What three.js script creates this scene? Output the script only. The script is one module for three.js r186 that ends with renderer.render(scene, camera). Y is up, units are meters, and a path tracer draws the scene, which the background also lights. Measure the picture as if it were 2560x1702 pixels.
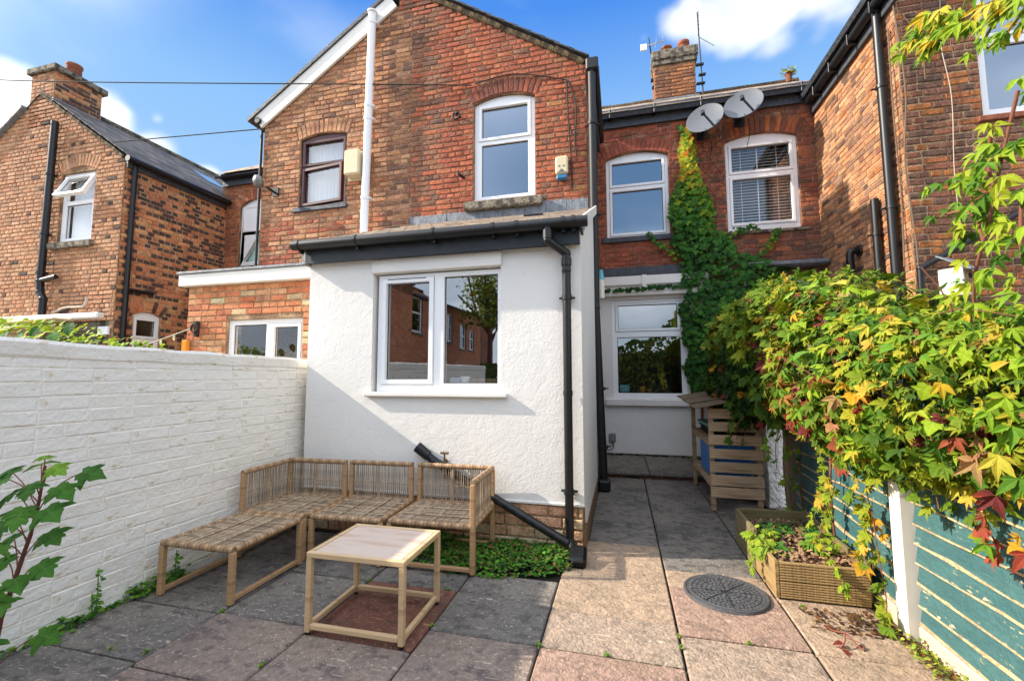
import * as THREE from 'three';
import { mergeGeometries } from 'three/addons/utils/BufferGeometryUtils.js';

// ---------------------------------------------------------------- camera, sky, sun, exposure
const scene = new THREE.Scene();
const camera = new THREE.PerspectiveCamera(76.2, 1024 / 680, 0.05, 400);
camera.rotation.order = 'YXZ';
camera.position.set(0, 1.35, 0);
camera.rotation.set(THREE.MathUtils.degToRad(4.7356), THREE.MathUtils.degToRad(14.0806), THREE.MathUtils.degToRad(-0.1024));
camera.updateMatrixWorld(true);
const EXPOSURE = 4.0, SUN = 2.0, SKY_GAIN = 1.0;
const SUN_DIR = new THREE.Vector3(-1.6, 1, 0.30).normalize();
const renderer = new THREE.WebGLRenderer({ antialias: true });
renderer.toneMapping = THREE.LinearToneMapping;
renderer.toneMappingExposure = EXPOSURE;
renderer.shadowMap.enabled = true;
const sun = new THREE.DirectionalLight(new THREE.Color(1, 0.9, 0.76), SUN);
sun.position.copy(SUN_DIR).multiplyScalar(40).add(new THREE.Vector3(-1, 0, -4));
sun.target.position.set(-1, 0, -4);
sun.castShadow = true; sun.shadow.radius = 1.2; sun.shadow.mapSize.set(4096, 4096);
Object.assign(sun.shadow.camera, { left: -16, right: 16, top: 14, bottom: -14, near: 1, far: 90 });
scene.add(sun, sun.target);

// ---------------------------------------------------------------- random and noise
function rng(seed) { let a = seed >>> 0; return () => { a = (a + 0x6D2B79F5) | 0; let t = Math.imul(a ^ (a >>> 15), 1 | a); t = (t + Math.imul(t ^ (t >>> 7), 61 | t)) ^ t; return ((t ^ (t >>> 14)) >>> 0) / 4294967296; }; }
const R0 = rng(7);
const LAT = new Float32Array(65536); for (let i = 0; i < 65536; i++) LAT[i] = R0();
const sm = (t) => t * t * (3 - 2 * t);
function vn(x, y, p, q = p) { // value noise, tiles with period p (and q)
  const xi = Math.floor(x), yi = Math.floor(y), fx = sm(x - xi), fy = sm(y - yi);
  const X = (((xi % p) + p) % p), X1 = (X + 1) % p, Y = (((yi % q) + q) % q), Y1 = (Y + 1) % q;
  const h = (a, b) => LAT[(a * 157 + b * 7919 + p * 31) & 65535];
  return (h(X, Y) * (1 - fx) + h(X1, Y) * fx) * (1 - fy) + (h(X, Y1) * (1 - fx) + h(X1, Y1) * fx) * fy;
}
function fbm(u, v, p, oct = 4, q = p) { let s = 0, a = 0.5, n = 0; for (let i = 0; i < oct; i++) { s += a * vn(u * p, v * q, p, q); n += a; a *= 0.5; p *= 2; q *= 2; } return s / n; }
const clamp = (x, a = 0, b = 1) => Math.min(b, Math.max(a, x));
const lerp = (a, b, t) => a + (b - a) * t;
const mix3 = (a, b, t) => [lerp(a[0], b[0], t), lerp(a[1], b[1], t), lerp(a[2], b[2], t)];
const smooth = (a, b, x) => sm(clamp((x - a) / (b - a)));
const hexv = (h) => { const n = parseInt(h.slice(1), 16); return [(n >> 16) / 255, ((n >> 8) & 255) / 255, (n & 255) / 255]; };
const lin = (h) => new THREE.Color(h); // sRGB hex -> linear
function tex(n, size, fn, m = n, srgb = true) {
  const d = new Uint8Array(n * m * 4);
  for (let j = 0; j < m; j++) for (let i = 0; i < n; i++) {
    const c = fn((i + 0.5) / n, (j + 0.5) / m), k = (j * n + i) * 4;
    const q = typeof c === 'number' ? [c, c, c] : c;
    d[k] = clamp(q[0]) * 255; d[k + 1] = clamp(q[1]) * 255; d[k + 2] = clamp(q[2]) * 255; d[k + 3] = 255;
  }
  const t = new THREE.DataTexture(d, n, m, THREE.RGBAFormat);
  t.wrapS = t.wrapT = THREE.RepeatWrapping; t.magFilter = THREE.LinearFilter; t.minFilter = THREE.LinearFilter; t.generateMipmaps = false;
  if (srgb) t.colorSpace = THREE.SRGBColorSpace;
  const s = Array.isArray(size) ? size : [size, size];
  t.repeat.set(1 / s[0], 1 / s[1]); t.needsUpdate = true;
  return t;
}

// ---------------------------------------------------------------- sky: air and clouds
{
  const W = 1536, Hh = 768, d = new Float32Array(W * Hh * 4);
  const deg = Math.PI / 180;
  // cloud banks: azimuth (from -z, to the right), elevation, half widths, strength
  const banks = [[17, 38.5, 9, 5, 1.2], [9, 39.5, 4.5, 3.6, .95], [24, 36, 5, 4.4, .95], [19, 34, 4, 2.2, .8], [14, 43, 8, 4, 1], [3.8, 38.3, 1.7, 1.1, .5], [-.8, 38.4, 1, .5, .34],
    [-65, 22.5, 4, 4, 1.2], [-58.5, 24, 3, 2.7, 1.05], [-60, 21, 3, 3, .9], [-54.6, 22.3, 3.2, 2.1, .9], [-50, 21, 3, 1.8, .8], [-54.7, 25.3, 1, .8, .5], [-71, 24, 5, 5, 1],
    [62, 30, 14, 8, .9], [90, 24, 16, 9, 1], [112, 40, 14, 8, .9], [125, 15, 14, 7, 1], [248, 14, 14, 7, 1], [255, 50, 16, 9, .9], [285, 58, 18, 9, .9], [95, 62, 22, 10, 1], [20, 70, 40, 9, .9], [-60, 60, 22, 9, .9], [160, 72, 40, 9, 1.1], [0, 80, 60, 9, 1.1], [200, 84, 90, 9, 1.2], [262, 24, 12, 8, .9], [-30, 55, 12, 5, .6]];  // this last group lies out of view, added to brighten shaded surfaces
  for (let j = 0; j < Hh; j++) {
    const el = ((j + 0.5) / Hh - 0.5) * Math.PI, ce = Math.cos(el), y = Math.sin(el);
    for (let i = 0; i < W; i++) {
      const a = ((i + 0.5) / W - 0.5) * 2 * Math.PI, x = Math.cos(a) * ce, z = Math.sin(a) * ce;
      const az = Math.atan2(x, -z) / deg, e = el / deg;
      const K = [[0, .56, .76, .98], [15, .42, .67, 1.0], [30, .29, .57, .99], [42, .080, .30, .89], [60, .075, .27, .80], [90, .06, .23, .72]]; let q = 0; while (q < 4 && e > K[q + 1][0]) q++;
      const kt = clamp((e - K[q][0]) / (K[q + 1][0] - K[q][0])); let c = [1, 2, 3].map((n) => lerp(K[q][n], K[q + 1][n], kt) / EXPOSURE);
      const sd = x * SUN_DIR.x + y * SUN_DIR.y + z * SUN_DIR.z;
      const glow = Math.pow(clamp(sd), 20) * 0.35 + Math.pow(clamp(sd), 90) * 1.2;
      c = [c[0] + glow * 1.0, c[1] + glow * 0.95, c[2] + glow * 0.8];
      let m = 0;
      for (const [ba, be, wa, we, s] of banks) {
        let da = az - ba; da = ((da + 540) % 360) - 180; da *= Math.cos(be * deg) / Math.cos(35 * deg);
        const q = (da / wa) ** 2 + ((e - be) / we) ** 2; if (q < 4) m = Math.max(m, s * Math.exp(-q * 1.1));
      }
      const u = i / W, v = j / Hh;
      const n1 = fbm(u, v, 24, 5, 24), n2 = fbm(u + 0.31, v + 0.7, 12, 4, 12), n3 = fbm(u + .13, v + .41, 7, 4, 7);
      // unseen bright cloud added to fill shade; a clear gap low behind the camera
      const ahead = smooth(72, 95, Math.hypot(((az - 14 + 540) % 360) - 180, (e - 18) * 1.9)), gap = 1 - Math.exp(-(((((az - 178 + 540) % 360) - 180) / 56) ** 2 + ((e - 25) / 18) ** 2) * 2.2);
      const n4 = fbm(u + .5, v + .25, 90, 4, 90); let den = smooth(0.30, 0.70, m * (0.22 + 1.15 * n1 + .55 * (n4 - .5)) + ((n2 - 0.5) * 0.3 + (n4 - .5) * .16) * Math.min(1, m * 3));
      den = Math.max(den, smooth(.34, .52, n3 * .7 + n1 * .32) * ahead * gap * smooth(2, 10, e));
      den = Math.max(den, smooth(0.62, 0.80, n2 * 0.75 + n1 * 0.3) * 0.2 * smooth(4, 20, e));
      const shade = clamp(0.9 + (n1 - 0.45) * 0.55 + (n2 - .5) * .3 + (n4 - .5) * .25);
      const lit = .74 + .6 * Math.pow(clamp(sd), 3) * ahead + .62 * ahead;  // cloud brightness raised out of view to lift the fill
      const cl = [(0.37 * shade + 0.02) * lit, (0.385 * shade + 0.028) * lit, (0.41 * shade + 0.042) * lit];
      c = mix3(c, [.34, .38, .44], ahead * smooth(8, 1, e) * .8);
      c = mix3(c, cl, den * 0.96);
      if (e < 0) { const g = clamp(-e / 6); c = mix3(c, [0.12, 0.11, 0.10], g); }
      const k = (j * W + i) * 4;
      d[k] = c[0] * SKY_GAIN; d[k + 1] = c[1] * SKY_GAIN; d[k + 2] = c[2] * SKY_GAIN; d[k + 3] = 1;
    }
  }
  const t = new THREE.DataTexture(d, W, Hh, THREE.RGBAFormat, THREE.FloatType);
  t.mapping = THREE.EquirectangularReflectionMapping; t.magFilter = THREE.LinearFilter; t.minFilter = THREE.LinearFilter; t.needsUpdate = true;
  t.name = 'sky';
  scene.background = t; scene.environment = t;
}
// ---------------------------------------------------------------- geometry helpers
const V = (x, y, z) => new THREE.Vector3(x, y, z);
const ID = new THREE.Matrix4();
class G { // collects triangles with position, normal, uv and colour
  constructor() { this.p = []; this.n = []; this.t = []; this.c = []; }
  tri(a, b, c, col = [1, 1, 1], uv = null, ns = null) {
    let n = ns;
    if (!n) { const u = V().subVectors(b, a), w = V().subVectors(c, a); const m = u.cross(w).normalize(); n = [m, m, m]; }
    [a, b, c].forEach((v, i) => {
      this.p.push(v.x, v.y, v.z); this.n.push(n[i].x, n[i].y, n[i].z); this.c.push(col[0], col[1], col[2]);
      if (uv) this.t.push(uv[i][0], uv[i][1]);
      else { const m = n[0], ax = Math.abs(m.x), ay = Math.abs(m.y), az = Math.abs(m.z); if (ay >= ax && ay >= az) this.t.push(v.x, v.z); else if (ax >= az) this.t.push(v.z, v.y); else this.t.push(v.x, v.y); }
    });
    return this;
  }
  quad(a, b, c, d, col, uv) { this.tri(a, b, c, col, uv && [uv[0], uv[1], uv[2]]); this.tri(a, c, d, col, uv && [uv[0], uv[2], uv[3]]); return this; }
  add(geo, m = ID, col = [1, 1, 1], uvShift = null) {
    let g = geo.index ? geo.toNonIndexed() : geo.clone(); g.applyMatrix4(m);
    const P = g.attributes.position, N = g.attributes.normal, T = g.attributes.uv, C = g.attributes.color;
    for (let i = 0; i < P.count; i++) {
      this.p.push(P.getX(i), P.getY(i), P.getZ(i)); this.n.push(N.getX(i), N.getY(i), N.getZ(i));
      this.t.push((T ? T.getX(i) : 0) + (uvShift ? uvShift[0] : 0), (T ? T.getY(i) : 0) + (uvShift ? uvShift[1] : 0));
      if (C) this.c.push(C.getX(i) * col[0], C.getY(i) * col[1], C.getZ(i) * col[2]); else this.c.push(...col);
    }
    return this;
  }
  box(x0, x1, y0, y1, z0, z1, b = 0, col = [1, 1, 1], m = ID) { // chamfered box
    const g = boxGeo(x1 - x0, y1 - y0, z1 - z0, b);
    return this.add(g, m.clone().multiply(new THREE.Matrix4().makeTranslation((x0 + x1) / 2, (y0 + y1) / 2, (z0 + z1) / 2)), col);
  }
  bar(a, b, w, h = w, bev = 0, col = [1, 1, 1], up = V(0, 1, 0)) { // squared bar from a to b
    const d = V().subVectors(b, a), L = d.length(); return this.add(boxGeo(L, h, w, bev), frameAt(V().addVectors(a, b).multiplyScalar(.5), d, up), col);
  }
  tube(pts, r, seg = 8, col = [1, 1, 1], steps = 0, capped = true) {
    const cur = pts.length === 2 ? new THREE.LineCurve3(pts[0], pts[1]) : new THREE.CatmullRomCurve3(pts, false, 'centripetal');
    const n = steps || (pts.length === 2 ? 1 : pts.length * 4);
    const g = new THREE.TubeGeometry(cur, n, r, seg, false), L = cur.getLength();
    const T = g.attributes.uv; for (let i = 0; i < T.count; i++) T.setXY(i, T.getX(i) * L, T.getY(i) * r * 6.28);
    this.add(g, ID, col);
    if (capped) for (const [p, q] of [[pts[0], pts[1]], [pts[pts.length - 1], pts[pts.length - 2]]]) {
      const c = new THREE.CircleGeometry(r, seg); const m = new THREE.Matrix4().makeTranslation(p.x, p.y, p.z);
      m.multiply(new THREE.Matrix4().makeRotationFromQuaternion(new THREE.Quaternion().setFromUnitVectors(V(0, 0, 1), V().subVectors(p, q).normalize()))); this.add(c, m, col);
    }
    return this;
  }
  cyl(a, b, r0, r1 = r0, seg = 12, col = [1, 1, 1]) {
    const d = V().subVectors(b, a), L = d.length(), g = new THREE.CylinderGeometry(r1, r0, L, seg);
    const m = new THREE.Matrix4().makeTranslation((a.x + b.x) / 2, (a.y + b.y) / 2, (a.z + b.z) / 2);
    m.multiply(new THREE.Matrix4().makeRotationFromQuaternion(new THREE.Quaternion().setFromUnitVectors(V(0, 1, 0), d.normalize()))); return this.add(g, m, col);
  }
  geo() {
    const g = new THREE.BufferGeometry(); const f = (a, k) => new THREE.Float32BufferAttribute(a, k);
    g.setAttribute('position', f(this.p, 3)); g.setAttribute('normal', f(this.n, 3)); g.setAttribute('uv', f(this.t, 2)); g.setAttribute('color', f(this.c, 3)); return g;
  }
}
function frameAt(pos, xdir, up = V(0, 1, 0)) {
  const x = xdir.clone().normalize(); let z = V().crossVectors(x, up); if (z.lengthSq() < 1e-6) z = V().crossVectors(x, V(0, 0, 1)); z.normalize();
  const y = V().crossVectors(z, x); return new THREE.Matrix4().makeBasis(x, y, z).setPosition(pos);
}
const boxCache = new Map();
function boxGeo(w, h, d, b = 0) {
  const key = [w, h, d, b].map((x) => x.toFixed(4)).join(); if (boxCache.has(key)) return boxCache.get(key);
  const g = new G(), X = w / 2, Y = h / 2, Z = d / 2; b = Math.min(b, X * .9, Y * .9, Z * .9);
  if (b <= 0) {
    const c = (x, y, z) => V(x * X, y * Y, z * Z);
    g.quad(c(-1, -1, 1), c(1, -1, 1), c(1, 1, 1), c(-1, 1, 1)); g.quad(c(1, -1, -1), c(-1, -1, -1), c(-1, 1, -1), c(1, 1, -1));
    g.quad(c(1, -1, 1), c(1, -1, -1), c(1, 1, -1), c(1, 1, 1)); g.quad(c(-1, -1, -1), c(-1, -1, 1), c(-1, 1, 1), c(-1, 1, -1));
    g.quad(c(-1, 1, 1), c(1, 1, 1), c(1, 1, -1), c(-1, 1, -1)); g.quad(c(-1, -1, -1), c(1, -1, -1), c(1, -1, 1), c(-1, -1, 1));
  } else {
    // faces, edges, corners of a chamfered box
    const P = (sx, sy, sz, k) => V(sx * (k === 0 ? X : X - b), sy * (k === 1 ? Y : Y - b), sz * (k === 2 ? Z : Z - b));
    const out = (a, q, c, d) => { // orient outwards
      const n = V().subVectors(q, a).cross(V().subVectors(c, a)); const m = a.clone().add(c); if (n.dot(m) < 0) { if (d) g.quad(a, d, c, q); else g.tri(a, c, q); } else if (d) g.quad(a, q, c, d); else g.tri(a, q, c);
    };
    for (const s of [-1, 1]) {
      out(P(s, -1, -1, 0), P(s, 1, -1, 0), P(s, 1, 1, 0), P(s, -1, 1, 0)); out(P(-1, s, -1, 1), P(1, s, -1, 1), P(1, s, 1, 1), P(-1, s, 1, 1)); out(P(-1, -1, s, 2), P(1, -1, s, 2), P(1, 1, s, 2), P(-1, 1, s, 2));
      for (const t of [-1, 1]) {
        out(P(s, t, -1, 0), P(s, t, 1, 0), P(s, t, 1, 1), P(s, t, -1, 1)); out(P(s, -1, t, 0), P(s, 1, t, 0), P(s, 1, t, 2), P(s, -1, t, 2)); out(P(-1, s, t, 1), P(1, s, t, 1), P(1, s, t, 2), P(-1, s, t, 2));
        for (const r of [-1, 1]) out(P(s, t, r, 0), P(s, t, r, 1), P(s, t, r, 2));
      }
    }
  }
  const r = g.geo(); boxCache.set(key, r); return r;
}
// ---------------------------------------------------------------- things, parts, tags
const used = new Map();
function numbered(n) { const k = used.get(n) ?? 0; used.set(n, k + 1); return k ? `${n}_${String(k).padStart(3, '0')}` : n; }
function tag(o, label, category, group, kind) { if (label) o.userData.label = label; if (category) o.userData.category = category; if (group) o.userData.group = group; if (kind) o.userData.kind = kind; return o; }
function thing(name, label, category, pos = [0, 0, 0], group) { const o = new THREE.Group(); o.name = numbered(name); o.position.set(...pos); scene.add(o); return tag(o, label, category, group); }
// a part built in world coordinates, hung under its thing (or its part)
function part(parent, name, g, mat, label) {
  const m = new THREE.Mesh(g instanceof G ? g.geo() : g, mat); m.name = name; parent.add(m);
  if (parent.parent === scene) m.position.copy(parent.position).negate();
  if (label) m.userData.label = label; return m;
}
function solo(name, g, mat, label, category, group) { const m = new THREE.Mesh(g instanceof G ? g.geo() : g, mat); m.name = numbered(name); scene.add(m); return tag(m, label, category, group); }
function structure(name, g, mat) { const m = new THREE.Mesh(g instanceof G ? g.geo() : g, mat); m.name = name; m.userData.kind = 'structure'; scene.add(m); return m; }

// ---------------------------------------------------------------- materials
const bumpT = (n, size, fn) => tex(n, size, fn, n, false);
const std = (o) => new THREE.MeshStandardMaterial({ roughness: .85, ...o });
const phy = (o) => new THREE.MeshPhysicalMaterial({ roughness: .6, ...o });
const grainT = tex(512, .62, (u, v) => { const a = fbm(u, v, 60, 3), b = fbm(u + .3, v, 10, 4), s = vn(u * 240, v * 240, 240); let k = .93 + (a - .5) * .42 + (b - .5) * .4; if (s > .93) k *= .62; if (s < .05) k *= 1.25; return [k, k * .985, k * .97]; });
const grainB = bumpT(512, .62, (u, v) => .5 + (fbm(u, v, 80, 3) - .5) * .8 + (fbm(u, v, 16, 3) - .5) * .7);
const M = {};
M.brick = std({ vertexColors: true, map: grainT, bumpMap: grainB, bumpScale: .006, roughness: .92 });
const mortarT = tex(512, 1.1, (u, v) => { const a = fbm(u, v, 90, 3), b = fbm(u, v, 6, 4); const k = .72 + (a - .5) * .5; return mix3([k, k * .93, k * .84], [k * .74, k * .66, k * .58], smooth(.4, .65, b)); });
M.mortar = std({ map: mortarT, bumpMap: grainB, bumpScale: .006, roughness: .95, color: lin('#ecd4b8') });
M.mortarDark = std({ map: mortarT, bumpMap: grainB, bumpScale: .006, roughness: .95, color: lin('#e6c6a6') });
M.mortarRed = std({ map: mortarT, bumpMap: grainB, bumpScale: .006, roughness: .95, color: lin('#e2bb9e') });
M.mortarPale = std({ map: mortarT, bumpMap: grainB, bumpScale: .006, roughness: .95, color: lin('#f7dec0') });
// painted masonry and render
const renderB = bumpT(1024, 1.4, (u, v) => { const a = fbm(u, v, 14, 3), b = fbm(u + .4, v + .2, 46, 3), c = fbm(u, v, 130, 2); const chip = smooth(.66, .74, b) * .6; return .35 + (a - .5) * .55 + (b - .5) * .5 + (c - .5) * .35 - chip * .3; });
const renderT = tex(512, 2.3, (u, v) => { const a = fbm(u, v, 5, 5), s = vn(u * 200, v * 200, 200), d = fbm(u, v, 40, 3); let k = .97 + (a - .5) * .06; let c = [k, k * .992, k * .978]; if (s > .985 && d > .5) c = [.62, .56, .47]; return c; });
M.render = std({ map: renderT, bumpMap: renderB, bumpScale: .0034, roughness: .88, color: lin('#eceae7') });
M.renderBlue = std({ map: renderT, bumpMap: renderB, bumpScale: .005, roughness: .85, color: lin('#f0efee') });
const paintT = tex(1024, 2.0, (u, v) => {
  const a = fbm(u, v, 5, 4), st = fbm(u * 1, v, 26, 4, 90), sp = vn(u * 300, v * 300, 300), m = fbm(u + .5, v + .1, 12, 4);
  let c = [.98, .972, .955]; c = mix3(c, [.93, .92, .895], smooth(.45, .75, a) * .15);
  c = mix3(c, [.80, .70, .54], smooth(.64, .74, st) * smooth(.48, .64, m) * .6);
  if (sp > .992) c = [.42, .36, .30]; return c;
});
const paintB = bumpT(1024, 1.0, (u, v) => .5 + (fbm(u, v, 18, 4) - .5) * .9 + (fbm(u + .2, v, 70, 3) - .5) * .45);
M.paint = std({ map: paintT, bumpMap: paintB, bumpScale: .007, roughness: .8, color: lin('#f7f3ec'), vertexColors: true });
M.pierPaint = std({ map: paintT, bumpMap: paintB, bumpScale: .03, roughness: .85, color: lin('#f0eeea') });
M.upvc = phy({ color: lin('#f1f1f2'), roughness: .32, clearcoat: .15 });
M.whiteWood = std({ color: lin('#efede8'), roughness: .5, map: renderT });
M.brownFrame = phy({ color: lin('#4a1f1f'), roughness: .38 });
M.black = phy({ color: lin('#101113'), roughness: .42 });
M.blackIron = std({ color: lin('#141518'), roughness: .55, map: grainT });
M.fascia = phy({ color: lin('#272c32'), roughness: .5, map: grainT });
M.lead = std({ color: lin('#848b94'), roughness: .55, map: grainT, bumpMap: grainB, bumpScale: .01 });
M.leadDark = std({ color: lin('#4a505a'), roughness: .6, map: grainT, bumpMap: grainB, bumpScale: .01 });
const stoneT = tex(512, .7, (u, v) => { const a = fbm(u, v, 14, 5), b = fbm(u + .2, v, 60, 3); return mix3([.30, .28, .25], [.62, .57, .49], smooth(.38, .66, a * .6 + b * .4)); });
M.stone = std({ map: stoneT, bumpMap: grainB, bumpScale: .02, roughness: .95 });
M.slateRoof = std({ vertexColors: true, map: grainT, bumpMap: grainB, bumpScale: .004, roughness: .7 });
M.cement = std({ map: stoneT, color: lin('#d6c3a2'), bumpMap: grainB, bumpScale: .02, roughness: .95 });
M.dark = std({ color: lin('#1b1a18'), roughness: .95 });
M.room = std({ color: lin('#5d574e'), roughness: .95 });
M.glass = phy({ color: 0xffffff, transmission: 1, thickness: 0, roughness: .015, ior: 2.1 });
M.glassStrong = std({ color: new THREE.Color(.30, .33, .37), metalness: 1, roughness: .015 });
M.net = std({ color: lin('#d5dade'), roughness: .95 });
M.curtain = std({ color: lin('#b4dcd6'), roughness: .95, side: THREE.DoubleSide });
M.blind = std({ color: lin('#e6e6e4'), roughness: .6 });
M.terracotta = std({ color: lin('#96573c'), map: grainT, roughness: .85 });
M.beige = phy({ color: lin('#d9c9a4'), roughness: .5 });
M.cableM = std({ color: lin('#2b2724'), roughness: .8 });
M.cablePale = std({ color: lin('#b9ad9c'), roughness: .8 });
M.dish = phy({ color: lin('#5f6369'), roughness: .45, side: THREE.DoubleSide });
M.steel = std({ color: lin('#7b7b78'), roughness: .45, metalness: .6 });
// timber
const woodT = (c0, c1, seed, knots = true) => tex(512, [.9, .22], (u, v) => {
  const g = fbm(u + seed, v + seed * .37, 6, 4, 60), r = fbm(u, v + seed, 3, 3, 150), w = fbm(u + .2, v, 4, 4, 14);
  let c = mix3(c0, c1, clamp((g - .5) * 1.6 + .5 + (r - .5) * .6)); c = mix3(c, c1.map((x) => x * .72), smooth(.55, .75, w) * .35);
  if (knots) for (const [ku, kv] of [[.22, .3], [.71, .66], [.47, .85]]) { const d = Math.hypot((u - ku) * 6, (v - kv) * 1.6); c = mix3(c, c1.map((x) => x * .5), smooth(.11, .05, d) * .8); }
  return c;
});
M.pallet = std({ map: woodT([.82, .72, .60], [.68, .56, .44], .1), roughness: .8, bumpMap: grainB, bumpScale: .003, vertexColors: true });
M.greyWood = std({ map: woodT([.50, .43, .34], [.36, .30, .23], .5), roughness: .85, bumpMap: grainB, bumpScale: .004 });
M.deck = std({ map: woodT([.68, .56, .37], [.52, .42, .27], .3), roughness: .8, bumpMap: grainB, bumpScale: .003 });
M.planterGrey = std({ map: woodT([.52, .47, .33], [.40, .36, .24], .7), roughness: .85, bumpMap: grainB, bumpScale: .004 });
const caneT = tex(256, [.09, .14], (u, v) => { const a = fbm(u, v, 8, 3), w = Math.abs(((u * 7) % 1) - .5) * 2, b = vn(u * 7 | 0, 1, 64); let k = .8 + (a - .5) * .3 + (b - .5) * .25; if (w > .86) k *= .72; return [k, k * .985, k * .96]; });
M.bamboo = std({ map: caneT, color: lin('#d0aa82'), roughness: .7, bumpMap: grainB, bumpScale: .002 });
M.frameWood = std({ color: lin('#d9b68d'), map: woodT([.88, .84, .80], [.74, .69, .63], .9, false), roughness: .65 });
M.cane = std({ vertexColors: true, roughness: .8, map: grainT });
M.tableFrame = phy({ color: lin('#d9bd98'), roughness: .45, map: woodT([.98, .96, .92], [.90, .86, .80], .8, false) });
const topT = tex(512, [.5, .42], (u, v) => { const w = fbm(u, v, 2, 5, 9), g = fbm(u + .3, v, 3, 4, 40); return mix3([.80, .72, .66], [.72, .58, .48], smooth(.42, .72, w * .8 + g * .2) * .7); });
M.tableTop = phy({ map: topT, roughness: .42, bumpMap: grainB, bumpScale: .001 });
// ---------------------------------------------------------------- brickwork, openings, windows
const face = (kind, at) => kind === 'z+' ? new THREE.Matrix4().makeTranslation(0, 0, at)
  : kind === 'x+' ? new THREE.Matrix4().makeBasis(V(0, 0, -1), V(0, 1, 0), V(1, 0, 0)).setPosition(at, 0, 0)
    : kind === 'x-' ? new THREE.Matrix4().makeBasis(V(0, 0, 1), V(0, 1, 0), V(-1, 0, 0)).setPosition(at, 0, 0)
      : new THREE.Matrix4().makeBasis(V(-1, 0, 0), V(0, 1, 0), V(0, 0, -1)).setPosition(0, 0, at);
const brickCache = new Map();
function brickGeo(L, H, D, bev, wob, variant, col) {
  const key = [L, H, D, bev, wob, variant, ...col.map((c) => c.toFixed(3))].join(); if (brickCache.has(key)) return brickCache.get(key);
  const r = rng(variant * 97 + Math.round(L * 1000)), j = () => (r() - .5) * 2 * wob, g = new G();
  const x = L / 2, y = H / 2, us = [r() * 3, r() * 3];
  const o = [[-x, -y], [x, -y], [x, y], [-x, y]].map(([a, b]) => V(a + j() * .6, b + j() * .6, D - bev)); // shoulder
  const f = [[-x, -y], [x, -y], [x, y], [-x, y]].map(([a, b]) => V(a - Math.sign(a) * bev + j(), b - Math.sign(b) * bev + j(), D + j() * .35));
  const b = [[-x, -y], [x, -y], [x, y], [-x, y]].map(([a, c]) => V(a, c, -.012));
  const uv = (v) => [v.x + us[0], v.y + us[1]], Q = (a, c, d, e) => g.quad(a, c, d, e, col, [uv(a), uv(c), uv(d), uv(e)]);
  Q(f[0], f[1], f[2], f[3]);
  for (let i = 0; i < 4; i++) { const k = (i + 1) % 4; Q(o[i], o[k], f[k], f[i]); Q(b[i], b[k], o[k], o[i]); }
  const out = g.geo(); brickCache.set(key, out); return out;
}
const tmpV = V(0, 0, 0);
function screenSize(P, N, area) { // how large a small face shows in the picture, 0 outside it
  const d = V().subVectors(camera.position, P), dist = d.length(), c = Math.max(.05, N.dot(d) / dist);
  tmpV.copy(P).project(camera); if (tmpV.z > 1 || Math.abs(tmpV.x) > 1.04 || Math.abs(tmpV.y) > 1.05) return 0;
  return area * c / (dist * dist);
}
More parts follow.
